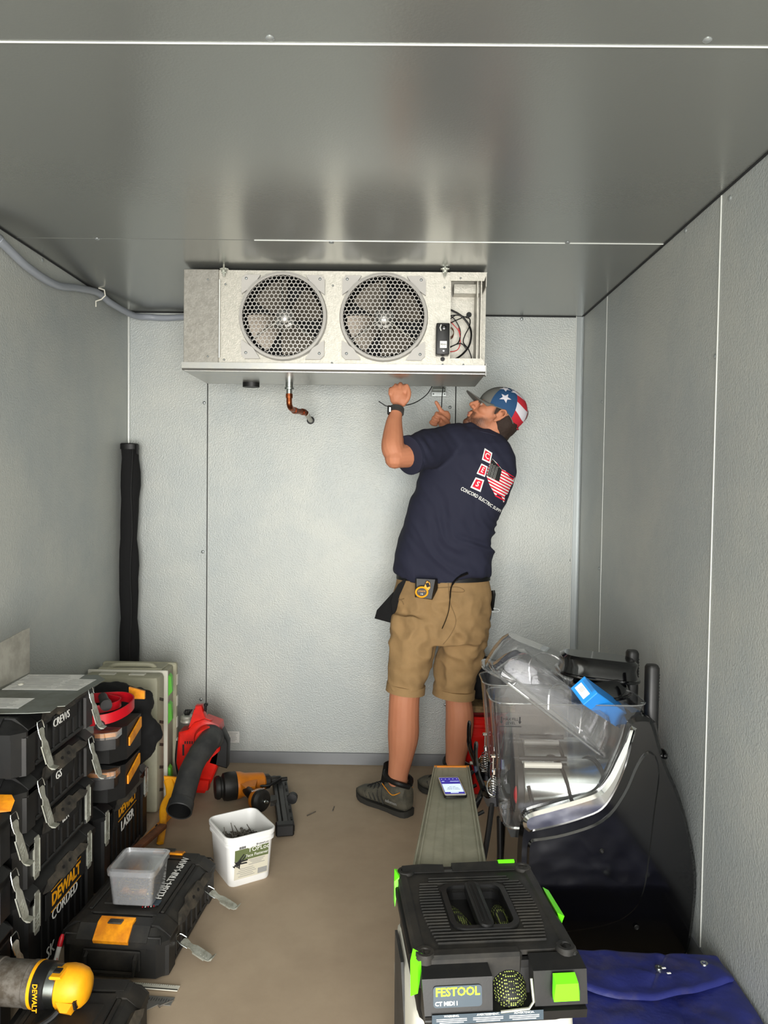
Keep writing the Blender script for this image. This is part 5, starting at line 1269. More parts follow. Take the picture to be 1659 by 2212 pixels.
# skin with a beard mask baked as a vertex attribute (colour of the face itself)
m = mat('skin', (.77, .53, .40), .62, bump=(90, .12), bdist=.001); nt = m.node_tree; bs = nt.nodes['Principled BSDF']
atn = nt.nodes.new('ShaderNodeAttribute'); atn.attribute_name = 'beard'
no = nt.nodes.new('ShaderNodeTexNoise'); no.inputs['Scale'].default_value = 160; no.inputs['Detail'].default_value = 3
mu = nt.nodes.new('ShaderNodeMath'); mu.operation = 'MULTIPLY_ADD'; mu.inputs[1].default_value = .55; mu.inputs[2].default_value = -.27
ad = nt.nodes.new('ShaderNodeMath'); ad.operation = 'ADD'; ad.use_clamp = True
m3 = nt.nodes.new('ShaderNodeMath'); m3.operation = 'MULTIPLY'; m3.use_clamp = True
n2 = nt.nodes.new('ShaderNodeTexNoise'); n2.inputs['Scale'].default_value = 14; n2.inputs['Detail'].default_value = 5
mxa = nt.nodes.new('ShaderNodeMix'); mxa.data_type = 'RGBA'; mxa.inputs[6].default_value = lin((.75, .51, .38)); mxa.inputs[7].default_value = lin((.67, .42, .305))
mx = nt.nodes.new('ShaderNodeMix'); mx.data_type = 'RGBA'; mx.inputs[7].default_value = lin((.26, .16, .11))
nt.links.new(n2.outputs['Fac'], mxa.inputs[0]); nt.links.new(mxa.outputs[2], mx.inputs[6])
nt.links.new(no.outputs['Fac'], mu.inputs[0]); nt.links.new(mu.outputs[0], ad.inputs[0]); nt.links.new(atn.outputs['Fac'], ad.inputs[1])
nt.links.new(ad.outputs[0], m3.inputs[0]); nt.links.new(atn.outputs['Fac'], m3.inputs[1]); 
m3b = nt.nodes.new('ShaderNodeMath'); m3b.operation = 'MULTIPLY'; m3b.use_clamp = True; m3b.inputs[1].default_value = 1.5
nt.links.new(m3.outputs[0], m3b.inputs[0]); nt.links.new(m3b.outputs[0], mx.inputs[0]); nt.links.new(mx.outputs[2], bs.inputs['Base Color'])
bs.inputs['Subsurface Weight'].default_value = .08; bs.inputs['Subsurface Radius'].default_value = (.01, .004, .002); bs.inputs['Subsurface Scale'].default_value = .5

per = thing('person', 'man in navy shirt, tan shorts and flag-patterned cap reaching up under the evaporator', 'person', (.38, 3.33, 0))
def remesh(mb, name, vox, smooth=4, fn=None, m='skin', parent=None, extra=None):
    me = bpy.data.meshes.new(name); me.from_pydata(mb.v, [], mb.f)
    bm = bmesh.new(); bm.from_mesh(me); bmesh.ops.recalc_face_normals(bm, faces=bm.faces); bm.to_mesh(me); bm.free()
    o = bpy.data.objects.new(name, me); COL.objects.link(o)
    a = o.modifiers.new('r', 'REMESH'); a.mode = 'VOXEL'; a.voxel_size = vox
    b = o.modifiers.new('s', 'SMOOTH'); b.iterations = smooth; b.factor = .5
    dg = bpy.context.evaluated_depsgraph_get(); dg.update(); m2 = bpy.data.meshes.new_from_object(o.evaluated_get(dg)); bpy.data.objects.remove(o)
    if fn:
        nn = [v.normal.copy() for v in m2.vertices]
        for v, n in zip(m2.vertices, nn): v.co = fn(v.co, n)
    m2.materials.clear()
    for q in (m if isinstance(m, list) else [m]): m2.materials.append(MT[q])
    if extra: extra(m2)
    bvh = BVHTree.FromPolygons([v.co.copy() for v in m2.vertices], [tuple(p.vertices) for p in m2.polygons])
    if parent is not None: m2.transform(ROOTM[parent].inverted())
    m2.shade_smooth(); m2.name = name
    return link(m2, name, parent), bvh
def ss(a, b, x): t = max(0, min(1, (x-a)/(b-a))); return t*t*(3-2*t)
# ---- head frame
HC = at(1069, 898, y=3.32)
F_, U_ = V((-math.cos(R(35)), -.06, math.sin(R(35)))).normalized(), None
S_ = V((0, -1, 0)); S_ = (S_-F_*S_.dot(F_)).normalized(); U_ = F_.cross(S_); U_ = U_ if U_.z > 0 else -U_
HS = 1.03
HM = Matrix((F_*HS, S_*HS, U_*HS)).transposed().to_4x4(); HM.translation = HC     # (forward, towards camera, up)
def h(f, s, u): return HM @ V((f, s, u))
def hball(mb, c, r): mb.ball(c, r, n=20, T=HM)
body = MB()
hball(body, (-.012, 0, .035), (.095, .076, .086)); hball(body, (.030, 0, .005), (.056, .061, .080)); hball(body, (.030, 0, -.055), (.056, .054, .052))
hball(body, (.078, 0, -.092), (.020, .026, .019)); hball(body, (.056, 0, -.045), (.036, .040, .052)); hball(body, (.010, 0, -.062), (.055, .056, .042))
for s in (-1, 1):
    hball(body, (.073, s*.026, .019), (.014, .022, .008)); hball(body, (.052, s*.032, -.016), (.028, .026, .024)); hball(body, (.099, s*.0105, -.025), (.0095, .0085, .0075))
body.hull([(.070, s*.012, .02) for s in (-1, 1)]+[(.07, s*.016, -.03) for s in (-1, 1)]+[(.092, s*.005, .012) for s in (-1, 1)]+[(.106, s*.008, -.022) for s in (-1, 1)]+[(.09, s*.010, -.032) for s in (-1, 1)], T=HM)
body.tube([(.084, 0, .020), (.094, 0, .004), (.104, 0, -.010), (.110, 0, -.020)], [.007, .008, .009, .0105], 10, T=HM); hball(body, (.109, 0, -.021), (.0105, .010, .009))
hball(body, (.088, 0, -.046), (.010, .020, .010)); hball(body, (.093, 0, -.053), (.008, .018, .0055)); hball(body, (.090, 0, -.065), (.008, .016, .006)); hball(body, (.082, 0, -.073), (.010, .02, .012))
for s in (-1, 1):   # ears
    pts = [(-.004, s*.074, -.030), (-.010, s*.079, -.020), (-.022, s*.088, .004), (-.022, s*.092, .020), (-.012, s*.092, .028), (.0, s*.086, .022), (.004, s*.078, .008)]
    body.tube(smoothpath(pts, 3), .0048, 8, T=HM); hball(body, (-.010, s*.077, -.002), (.013, .007, .022)); hball(body, (-.003, s*.077, -.026), (.007, .006, .009)); hball(body, (.006, s*.078, -.004), (.004, .006, .007))
# neck and chest
nb = at(1058, 962, y=3.33)
body.tube(smoothpath([h(-.028, 0, -.0), h(-.025, 0, -.06), at(1060, 938, y=3.325), nb, at(1035, 1010, y=3.32)], 4), [.062]*8+[.066]*4+[.075]*4+[.11], 18)
body.tube(smoothpath([at(1030, 985, y=3.31), at(1000, 1060, y=3.31), at(965, 1160, y=3.32), at(955, 1290, y=3.335)], 5), [.10]*6+[.11]*5+[.10]*5, 18, squash=.85)
# left arm (nearer the door), with the watch
shL, elL, wrL = at(962, 968, y=3.24), at(853, 988, y=3.07), at(855, 888, y=3.17)
sm_tube(body, [at(1000, 985, y=3.29), shL, lerp(shL, elL, .5)+V((0, 0, -.004)), elL], [.06, .060, .055, .044])
sm_tube(body, [elL+V((.012, .006, -.006)), at(849, 970, y=3.08), at(849, 945, y=3.105), at(851, 915, y=3.14), at(854, 898, y=3.158), wrL+V((0, 0, .012))], [.040, .047, .044, .035, .029, .027])
body.ball(elL+V((.0, -.002, -.006)), (.042, .042, .041))
def chain(mb, pts, r): mb.tube(smoothpath(pts, 3), [r[0]+(r[1]-r[0])*i/(3*(len(pts)-1)) for i in range(3*(len(pts)-1)+1)], 10); mb.ball(pts[-1], r[1]); mb.ball(pts[0], r[0])
# left hand: closed, reaching up behind the pan lip
pc = at(860, 856, y=3.195)
body.ball(pc, (.038, .024, .046)); body.ball(pc+V((.014, -.004, -.014)), (.026, .022, .034)); body.ball(pc+V((-.010, .002, .018)), (.030, .022, .028))
for i, (dx, dz, L_) in enumerate(((-.032, .008, .9), (-.012, .020, 1.0), (.008, .025, 1.05), (.027, .020, .95))):
    k0 = pc+V((dx, -.008, dz))
    chain(body, [k0, k0+V((0, .008, .020*L_)), k0+V((.002, .034*L_, .028*L_)), k0+V((.004, .052*L_, .012)), k0+V((.004, .050*L_, -.008))], (.0100, .0080))
chain(body, [pc+V((.020, -.010, -.034)), pc+V((.040, -.016, -.010)), pc+V((.045, -.012, .018)), pc+V((.036, -.004, .044))], (.0125, .0088))
# right arm hidden behind the chest, right hand pointing up
shR, elR, wrR = at(1062, 985, y=3.38), at(1040, 1010, y=3.56), at(966, 932, y=3.52)
body.tube(smoothpath([at(1030, 985, y=3.33), shR, elR], 5), [.06]*6+[.05]*5, 14); body.tube(smoothpath([elR, lerp(elR, wrR, .5), wrR], 5), [.045]*4+[.04]*3+[.031]*4, 14)
qc = at(957, 906, y=3.50)
body.tube([wrR, qc], [.030, .026], 12); body.ball(qc, (.033, .026, .036)); body.ball(qc+V((.014, 0, .012)), (.022, .02, .030))
chain(body, [qc+V((.004, -.004, .028)), at(952, 886, y=3.49), at(947, 877, y=3.485), at(942, 869, y=3.48)], (.0115, .0085))     # index raised
for i, (px, py) in enumerate(((943, 893), (937, 902), (932, 911))):
    k0 = qc+V((-.010-.002*i, -.012, .018-.014*i)); t_ = at(px, py, y=3.475)
    chain(body, [k0, t_, t_+V((.004, -.010, -.010)), t_+V((.020, -.008, -.014))], (.0105, .0088))
chain(body, [qc+V((.020, -.016, -.014)), qc+V((.004, -.030, .0)), qc+V((-.010, -.030, .012))], (.012, .009))
# legs
def px_r(p, r): return p
LL = [(905, 1330, 3.30, .080), (890, 1420, 3.285, .073), (875, 1495, 3.27, .067), (872, 1545, 3.27, .0675), (871, 1590, 3.275, .068), (866, 1635, 3.28, .054), (860, 1672, 3.285, .045), (861, 1695, 3.283, .042), (864, 1712, 3.28, .036)]
RL = [(1000, 1330, 3.36, .080), (998, 1420, 3.39, .073), (990, 1495, 3.42, .059), (993, 1545, 3.42, .064), (991, 1585, 3.425, .062), (985, 1630, 3.43, .048), (982, 1665, 3.435, .043), (980, 1700, 3.435, .044)]
for rows in (LL, RL):
    P = [at(a, b, y=c) for a, b, c, r in rows]; Q = smoothpath(P, 3); rr_ = [r for *_, r in rows]; RR = []
    for i in range(len(rows)-1): RR += [rr_[i]+(rr_[i+1]-rr_[i])*k/3 for k in range(3)]
    sm_tube(body, P, rr_, 4, 20)
ftL = at(850, 1745, y=3.30); 
def ss_(a, b, x): t = max(0, min(1, (x-a)/(b-a))); return t*t*(3-2*t)
HI = HM.inverted()
def beard(me):
    at_ = me.attributes.new('beard', 'FLOAT', 'POINT')
    for v in me.vertices:
        f, s, u = HI @ v.co; val = 0
        if abs(f) < .2 and abs(s) < .12 and -.14 < u < .12:
            line = -.030-.03*ss(.02, .085, f)+.03*ss(.03, -.01, f)
            val = ss(line+.012, line-.014, u)*ss(-.02, .005, f)
            val = max(val*.95, .9*ss(-.036, -.042, u)*ss(-.105, -.085, u)*ss(.06, .078, f))
            if -.070 < u < -.047 and f > .088: val = .15
            val *= .45+.35*ss(.0, .05, f)
            if u < -.115: val *= ss(-.145, -.115, u)
            val = max(val, .75*ss(.016, .0, abs(f-.018))*ss(.055, .0, abs(u-.015)))
        at_.data[v.index].value = val
o, sk_bvh = remesh(body, 'body', .0034, 4, m='skin', parent=per, extra=beard)
for s in (-1, 1):
    mb = MB(); mb.ball((.0725, s*.029, .003), .0115, n=16, T=HM); e = mb.build('eye', 'eye_white', per)
    MB().ball((.0815, s*.029, .004), (.0035, .006, .006), n=12, T=HM).build('iris', 'ink', e)
    mb = MB(); mb.tube(smoothpath([(.077, s*.016, .004), (.0845, s*.023, .0115), (.083, s*.033, .0115), (.073, s*.042, .004)], 4), .0028, 6, T=HM); mb.tube(smoothpath([(.077, s*.016, .002), (.083, s*.026, -.006), (.072, s*.041, .001)], 4), .0022, 6, T=HM); mb.build('eyelid', 'lip' if 0 else 'skin', e)
    MB().tube(smoothpath([(.0855, s*.012, .018), (.0845, s*.024, .022), (.076, s*.038, .020), (.066, s*.047, .014)], 4), .0032, 6, T=HM, squash=.6).build('eyebrow', 'hair_brown', per)
mb = MB(); mb.ball((.0985, 0, -.0545), (.004, .015, .0035), T=HM); mb.ball((.0955, 0, -.064), (.004, .013, .0036), T=HM); mb.build('lips', 'lip', per)
# ---- hair
hm = MB(); hball(hm, (-.046, 0, .002), (.067, .074, .086)); hball(hm, (-.066, 0, -.045), (.040, .053, .055)); hball(hm, (.010, .0, .050), (.055, .0745, .045))
def hf(co, n):
    f, s, u = HI @ co; k = noise.noise(V((f*60, s*60, u*22)))*.003
    return co+n*k
remesh(hm, 'hair', .005, 3, hf, 'hair_brown', per)
mb = MB(); mb.hull([h(*q) for q in ((.010, .077, .02), (.030, .071, .052), (.022, .0755, .015), (.016, .0765, -.008), (.011, .0765, -.006), (.0, .077, .04), (.02, .068, .03))]); mb.build('sideburn', 'hair_brown', per)
# ---- cap
ct_, st_ = math.cos(R(-14)), math.sin(R(-14))
def cap_pt(az, el, k=1.0, lo=0):
    a, e = R(az), R(el); f, s, u = .108*k*math.cos(e)*math.cos(a), .088*k*math.cos(e)*math.sin(a), .094*k*math.sin(e)
    f, u = f*ct_-u*st_*-1*-1, u*ct_+f*st_*-1*-1
    return h(f-.012, s, u+.040)
def elmin(az):
    a = abs(((az+180) % 360)-180); lo_ = -6-34*ss(80, 150, a); return lo_ if a < 156 else lo_+62*math.sqrt(max(0, 1-((180-a)/24)**2))
cap = thing if 0 else None
mb = MB(); NA, NE = 72, 14
vs = []; fs = []; ms = []
for i in range(NA):
    az = -180+360*i/NA; e0 = elmin(az)
    for j in range(NE+1): vs.append(cap_pt(az, e0+(90-e0)*j/NE))
for i in range(NA):
    az = -180+360*(i+.5)/NA; i2 = (i+1) % NA
    for j in range(NE):
        el = elmin(az)+(90-elmin(az))*(j+.5)/NE
        aa = abs(az)
        if aa < 52: mm = 0
        elif aa < 108: mm = 1
        else: mm = 2 if j < 3 else 3 if j < 6 else 2 if j < 9 else 3 if j < 11 else 2
        fs.append((i*(NE+1)+j, i2*(NE+1)+j, i2*(NE+1)+j+1, i*(NE+1)+j+1)); ms.append(mm)
k0 = len(mb.v); mb.v += [tuple(p) for p in vs]; mb.f += fs; mb.m += ms
crown = mb.build('cap', ['cap_grey', 'cap_blue', 'cap_red', 'cap_white'], per)
mb = MB()
for (a0, e0, sz) in ((78, 24, 14), (62, 55, 13), (104, 58, 13), (-78, 24, 14)):
    c = []
    for k in range(10):
        r = sz if k % 2 == 0 else sz*.42; th_ = R(90+36*k-12); c.append((a0+r*math.cos(th_)/math.cos(R(e0)), e0+r*math.sin(th_)))
    pts = [cap_pt(a0, e0, 1.025)]+[cap_pt(a, e, 1.02) for a, e in c]+[cap_pt((a+a0)/2, (e+e0)/2, 1.025) for a, e in c]
    fs = []
    for k in range(10): k2 = (k+1) % 10; fs += [(0, 11+k, 11+k2), (11+k, 1+k, 1+k2, 11+k2)]
    mb.add(pts, fs)
mb.build('star', 'cap_white', crown, ang=80)
mb = MB(); mb.tube([cap_pt(a, 36-30*0, 1.0) if 0 else cap_pt(a, elmin(a)+.0, 1.01) for a in range(-180, 180, 6)], .0018, 6, closed=True); mb.build('cap_edge', 'cap_grey', crown)
mb = MB(); mb.tube([cap_pt(a, -36, 1.01) for a in range(148, 213, 5)], .009, 8, squash=.25); mb.build('strap', 'cap_red', crown)
def brim(u, v):
    a = -62+124*u; base = cap_pt(a, -4, 1.0); r = .072*math.cos(R(a*1.25))**.7 if abs(a) < 71 else 0
    d = F_*ct_ + U_*(-st_)*-1*0
    d = (F_*math.cos(R(8))+U_*math.sin(R(8)))
    p = base + d*(r*v) - U_*(.022*(abs(a)/62)**2*v+.004*v)
    return p
MB().sheet(brim, 24, 8, .003).build('brim', 'cap_grey', crown)
# ---- shirt
sh = MB()
rows = [(1246, 853, 1057, 3.335, .140), (1200, 855, 1062, 3.33, .140), (1165, 861, 1064, 3.325, .138), (1125, 874, 1070, 3.315, .138), (1095, 882, 1088, 3.305, .140), (1050, 896, 1107, 3.30, .142), (1017, 908, 1116, 3.30, .140), (985, 914, 1112, 3.30, .132), (960, 930, 1100, 3.305, .118), (940, 950, 1082, 3.31, .095), (926, 985, 1062, 3.315, .075)]
def hemz(x, yc):
    T_ = [(850, 1238), (880, 1254), (915, 1264), (950, 1267), (978, 1260), (1005, 1243), (1030, 1241), (1060, 1252)]
    px = 848+(x-.203)*1633/3.2
    for (a, p), (b, q) in zip(T_, T_[1:]):
        if px <= b or b == 1060:
            k = max(0, min(1, (px-a)/(b-a))); return at(px, p+(q-p)*k, y=3.2).z
rings = []
for py, xl_, xr_, yc, d in rows:
    a, b = at(xl_, py, y=yc), at(xr_, py, y=yc); c = (a+b)/2; w = (b-a).length/2
    rings.append([(c.x+w*math.copysign(abs(math.cos(t))**.85, math.cos(t)), yc+d*math.copysign(abs(math.sin(t))**.85, math.sin(t)), (hemz(c.x+w*math.cos(t), yc) if py > 1240 else c.z)) for t in [2*PI*k/40 for k in range(40)]])
sh.loft(rings)
s0, s1 = at(972, 958, y=3.26), at(884, 983, y=3.10)
sh.tube(smoothpath([at(1010, 965, y=3.30), s0, lerp(s0, s1, .55)+V((0, 0, .002)), s1], 5), [.085]*6+[.084]*5+[.080]*4+[.080], 20)
sh.tube(smoothpath([at(1020, 975, y=3.33), at(1062, 985, y=3.40), lerp(at(1062, 985, y=3.40), elR, .6)], 5), [.08]*6+[.078]*5, 18)
sh.tube(smoothpath([at(965, 950, y=3.25), at(1000, 938, y=3.29), at(1055, 948, y=3.33)], 5), [.05]*6+[.062]*5, 18)
dn = V((.55, 0, -.83)).normalized()
def folds(co, n):
    q = V((co.x-.4, 0, co.z-1.3)); a = q.dot(V((.83, 0, .55))); b = q.dot(dn)
    k = noise.noise(V((a*17+1.5*noise.noise(V((b*5, a*4, 0))), b*3.2, co.y*5)))
    k2 = noise.noise(V((a*38, b*8+5, co.y*9)))
    low = ss(1.45, 1.15, co.z); arm = ss(.36, .28, co.x)*ss(1.45, 1.52, co.z)
    amp = .009+.014*low+.004*arm; kr = (1-abs(k)*2.2)*.55; k = k+(kr-k)*ss(0, .6, low)
    band = .008*math.exp(-((co.z-(1.205-.35*(co.x-.5)))/.010)**2)*ss(.42, .56, co.x)-.006*math.exp(-((co.z-(1.225-.35*(co.x-.5)))/.010)**2)*ss(.42, .56, co.x)
    arm2 = .0045*math.sin((co.x*.8+co.z*.6)*150)*math.exp(-((co.x-.335)/.035)**2)*ss(1.50, 1.54, co.z)*ss(1.66, 1.60, co.z)
    return co+n*(amp*(k-.15)+.0035*k2+band+arm2)
shirt, sh_bvh = remesh(sh, 'shirt', .0065, 5, folds, 'shirt_navy', per)
# hems
dsl = (s1-s0).normalized(); q = dsl.to_track_quat('Z', 'Y').to_matrix().to_4x4()
MB().lathe([(.078, -.012), (.0815, -.010), (.082, .006), (.078, .008)], 36, T=Matrix.Translation(s1) @ q).build('sleeve_hem', 'shirt_navy', shirt)
ring = []
cpath = smoothpath([at(1098, 962, y=3.37), at(1086, 950, y=3.27), at(1062, 939, y=3.235), at(1030, 931, y=3.245), at(1004, 927, y=3.29)], 5)
MB().tube(cpath, .007, 8, squash=.6).build('collar', 'shirt_navy', shirt)
# ---- prints on the back of the shirt
CO = V((0.20293, 0, 1.43552))
def drape(name, polys, m, off, parent, bvh=None, mx_len=4.0):
    # polys: outlines in picture measure; cast on to the cloth so that the print lies on its folds
    bm = bmesh.new()
    for poly in polys:
        vs_ = [bm.verts.new((x, y, 0)) for x, y in poly]; bm.faces.new(vs_)
    return drape_bm(name, bm, m, off, parent, bvh, mx_len)
def drape_bm(name, bm, m, off, parent, bvh=None, mx_len=4.0):
    bvh = bvh or sh_bvh
    bmesh.ops.triangulate(bm, faces=bm.faces)
    for _ in range(6):
        ee = [e for e in bm.edges if e.calc_length() > mx_len]
        if not ee: break
        bmesh.ops.subdivide_edges(bm, edges=ee, cuts=1); bmesh.ops.triangulate(bm, faces=[f for f in bm.faces if len(f.verts) > 3])
    last = None; bad = []
    for v in bm.verts:
        d = _ray(v.co.x, v.co.y).normalized(); hit = bvh.ray_cast(CO, d)
        if hit[0] is None: bad.append(v); continue
        v.co = hit[0]-d*off*(1 if hit[1].dot(d) < 0 else -1)*(1+.8*(1-abs(hit[1].dot(d))))
    bmesh.ops.delete(bm, geom=bad, context='VERTS')
    me = bpy.data.meshes.new(name); bm.to_mesh(me); bm.free(); me.materials.append(MT[m])
    me.transform(ROOTM[parent].inverted()) if parent in ROOTM else None
    return link(me, name, parent)
def quad(c, s=1.0): 
    cx = sum(p[0] for p in c)/4; cy = sum(p[1] for p in c)/4; return [(cx+(x-cx)*s, cy+(y-cy)*s) for x, y in c]
Cq = [(1047, 968), (1063.5, 978.5), (1058.5, 1001.5), (1041, 993)]; Eq = [(1040, 1001), (1053.5, 1008), (1047.5, 1030.5), (1029.5, 1023)]; Sq = [(1027.5, 1031), (1046, 1037), (1038, 1063), (1016, 1053)]
def glyph_bm(s_, warp, size=1.0, bold=0):
    cu = bpy.data.curves.new('g', 'FONT'); cu.body = s_; cu.size = size; cu.align_x = 'CENTER'; cu.align_y = 'CENTER'; cu.resolution_u = 2; cu.offset = bold
    o = bpy.data.objects.new('g', cu); COL.objects.link(o); dg = bpy.context.evaluated_depsgraph_get(); dg.update()
    me = bpy.data.meshes.new_from_object(o.evaluated_get(dg)); bpy.data.objects.remove(o)
    bm = bmesh.new(); bm.from_mesh(me)
    for v in bm.verts: x, y = warp(v.co.x, v.co.y); v.co = V((x, y, 0))
    return bm
for qd, ch in ((Cq, 'C'), (Eq, 'E'), (Sq, 'S')):
    b_ = drape('print_border', [qd], 'white_print', .0012, shirt); drape('print_field', [quad(qd, .74)], 'shirt_red', .0018, shirt)
    cx = sum(p[0] for p in qd)/4; cy = sum(p[1] for p in qd)/4; ux = ((qd[1][0]-qd[0][0]), (qd[1][1]-qd[0][1])); uy = ((qd[0][0]-qd[3][0]), (qd[0][1]-qd[3][1]))
    drape_bm('print_letter', glyph_bm(ch, lambda x, y: (cx+x*ux[0]*.78+y*uy[0]*.66, cy+x*ux[1]*.78+y*uy[1]*.66), 1.0, .02), 'white_print', .0024, shirt)
def c3(l): return [(800+x/4.608, 800+y/4.608) for x, y in l]
us = c3([(1215, 880), (1262, 925), (1310, 985), (1345, 1000), (1370, 1040), (1385, 1110), (1415, 1090), (1440, 1066), (1450, 1080), (1443, 1112), (1405, 1140), (1388, 1180), (1368, 1230), (1338, 1250), (1338, 1300), (1325, 1318), (1310, 1262), (1290, 1235), (1262, 1232), (1245, 1256), (1232, 1225), (1215, 1190), (1195, 1160), (1183, 1130), (1155, 1050), (1165, 1000), (1190, 930)])
drape('print_map', [us], 'white_print', .0012, shirt)
# red stripes: clip thin bands against the map outline
def clip(poly, p0, n, keep=1):
    out = []
    for i in range(len(poly)):
        a, b = poly[i], poly[(i+1) % len(poly)]; da = ((a[0]-p0[0])*n[0]+(a[1]-p0[1])*n[1])*keep; db = ((b[0]-p0[0])*n[0]+(b[1]-p0[1])*n[1])*keep
        if da >= 0: out.append(a)
        if da*db < 0: t = da/(da-db); out.append((a[0]+(b[0]-a[0])*t, a[1]+(b[1]-a[1])*t))
    return out
sd = V((.88, .47)).normalized(); sn = (-sd.y, sd.x)
cant = c3([(1215, 882), (1310, 988), (1282, 1108), (1158, 1050), (1192, 932)])
strips = []
for k in range(13):
    base = (1055+sn[0]*(6.1*k-34), 1030+sn[1]*(6.1*k-34)); top = (base[0]+sn[0]*3.1, base[1]+sn[1]*3.1)
    q_ = clip(clip(us, base, sn, 1), top, sn, -1)
    if len(q_) > 2: strips.append(q_)
drape('print_stripes', strips, 'shirt_red', .0018, shirt)
drape('print_canton', [cant], 'ink', .0024, shirt)
dots = []
for i in range(9):
    for j in range(9):
        x, y = 1051.5+3.0*i+1.1*j*.0+(-.9*j), 998+1.6*i+3.1*j-(0 if i % 2 else 1.4)
        if all(((cant[(k+1) % 5][0]-cant[k][0])*(y-cant[k][1])-(cant[(k+1) % 5][1]-cant[k][1])*(x-cant[k][0])) > 8 for k in range(5)):
            dots.append([(x-.7, y), (x, y-.9), (x+.7, y), (x, y+.9)])
drape('print_stars', dots, 'white_print', .0030, shirt)
ap = [V((996, 1055, 0)), V((1008, 1061.5, 0)), V((1024, 1069, 0)), V((1043, 1080, 0)), V((1062, 1093, 0)), V((1078, 1103, 0)), V((1088, 1108, 0))]
AP = smoothpath(ap, 10); cum = [0]
for a, b in zip(AP, AP[1:]): cum.append(cum[-1]+(b-a).length)
def warp(x, y):
    s_ = (x+.5)*cum[-1]; s_ = max(0, min(cum[-1]-1e-3, s_)); i = max(j for j in range(len(cum)) if cum[j] <= s_); i = min(i, len(AP)-2)
    t = (s_-cum[i])/(cum[i+1]-cum[i]); p = AP[i].lerp(AP[i+1], t); d = (AP[i+1]-AP[i]).normalized(); k = (1.0-.25*(s_/cum[-1]))
    return p.x+y*d.y*k*1.0, p.y-y*d.x*k*1.0
cu_w = {}
g = glyph_bm('CONCORD ELECTRIC SUPPLY', lambda x, y: (x, y), 1.0, .015); xs_ = [v.co.x for v in g.verts]; x0_, x1_ = min(xs_), max(xs_)
for v in g.verts: x, y = warp((v.co.x-x0_)/(x1_-x0_)-.5, v.co.y*11.5); v.co = V((x, y, 0))
drape_bm('print_lettering', g, 'white_print', .0014, shirt)
# ---- shorts
so = MB()
rows = [(1240, 857, 1056, 3.335, .125), (1258, 854, 1060, 3.335, .130), (1290, 848, 1065, 3.335, .135), (1340, 844, 1062, 3.335, .135), (1385, 842, 1055, 3.34, .125)]
rings = []
for py, xl_, xr_, yc, d in rows:
    a, b = at(xl_, py, y=yc), at(xr_, py, y=yc); c = (a+b)/2; w = (b-a).length/2
    rings.append([(c.x+w*math.cos(t), yc+d*math.sin(t), c.z) for t in [2*PI*k/36 for k in range(36)]])
so.loft(rings)
for rows in ([(899, 1330, 3.30, 52), (893, 1380, 3.29, 52), (886, 1430, 3.28, 48.5), (878, 1470, 3.275, 42.5), (876, 1490, 3.27, 41.5)], [(1005, 1330, 3.37, 56), (1000, 1380, 3.38, 53), (990, 1430, 3.40, 49), (981, 1470, 3.415, 45), (980, 1499, 3.42, 44.5)]):
    P = [at(a, b, y=c) for a, b, c, r in rows]; so.tube(smoothpath(P, 3), [v for i in range(4) for v in [ (rows[i][3]+(rows[i+1][3]-rows[i][3])*k/3)*rows[i][2]/1633 for k in range(3)]]+[rows[-1][3]*rows[-1][2]/1633], 26)
def folds2(co, n):
    k = noise.noise(V((co.x*16, co.y*16, co.z*4+7)))+.5*noise.noise(V((co.x*22+co.z*14, co.y*10, co.z*20)))
    seam = -.006*math.exp(-((co.x-(.425+.30*(.82-co.z)*-.35))/.008)**2)*ss(1.0, .9, co.z)*0
    crease = .006*math.sin((co.z*1.0+co.x*1.1)*70)*math.exp(-((co.z-.80)/.06)**2)*ss(.40, .50, co.x)
    k4 = (1-abs(noise.noise(V((co.x*12+co.z*9, co.y*8, co.z*13-co.x*6+3))))*3.2)*.006*ss(1.02, .92, co.z)
    return co+n*(.009*k*ss(1.0, .9, co.z)+.002*k+crease*.8+k4-.003)
shorts, so_bvh = remesh(so, 'shorts', .0065, 4, folds2, 'shorts_tan', per)
for (a, b, c, r) in ((876, 1489, 3.27, 41.5), (980, 1498, 3.42, 45)):
    p = at(a, b, y=c); rr_ = r*c/1633
    MB().lathe([(rr_-.006, -.012), (rr_+.003, -.011), (rr_+.002, .024), (rr_-.006, .025)], 36, T=Matrix.Translation(p) @ Matrix.Rotation(R(6), 4, 'Y')).build('leg_hem', 'shorts_tan', shorts)
def line_on(name, pts, r, m, parent, bvh, off=.001):
    P = []
    for q_ in smoothpath([V((a, b, 0)) for a, b in pts], 5):
        d = _ray(q_.x, q_.y).normalized(); hit = bvh.ray_cast(CO, d)
        if hit[0] is not None: P.append(hit[0]-d*off)
    return MB().tube(P, r, 6).build(name, m, parent)
mat('stitch', (.47, .375, .25), .9)
line_on('centre_seam', [(968, 1256), (972, 1300), (985, 1340), (973, 1372), (948, 1405), (940, 1440)], .0018, 'stitch', shorts, so_bvh)
line_on('side_seam', [(857, 1290), (868, 1298), (872, 1306)], .0022, 'stitch', shorts, so_bvh)
line_on('side_seam', [(855, 1270), (853, 1285), (858, 1296), (873, 1293)], .0022, 'stitch', shorts, so_bvh)
line_on('pocket_welt', [(945, 1270), (985, 1268), (1002, 1274), (999, 1279), (970, 1278)], .0018, 'stitch', shorts, so_bvh)
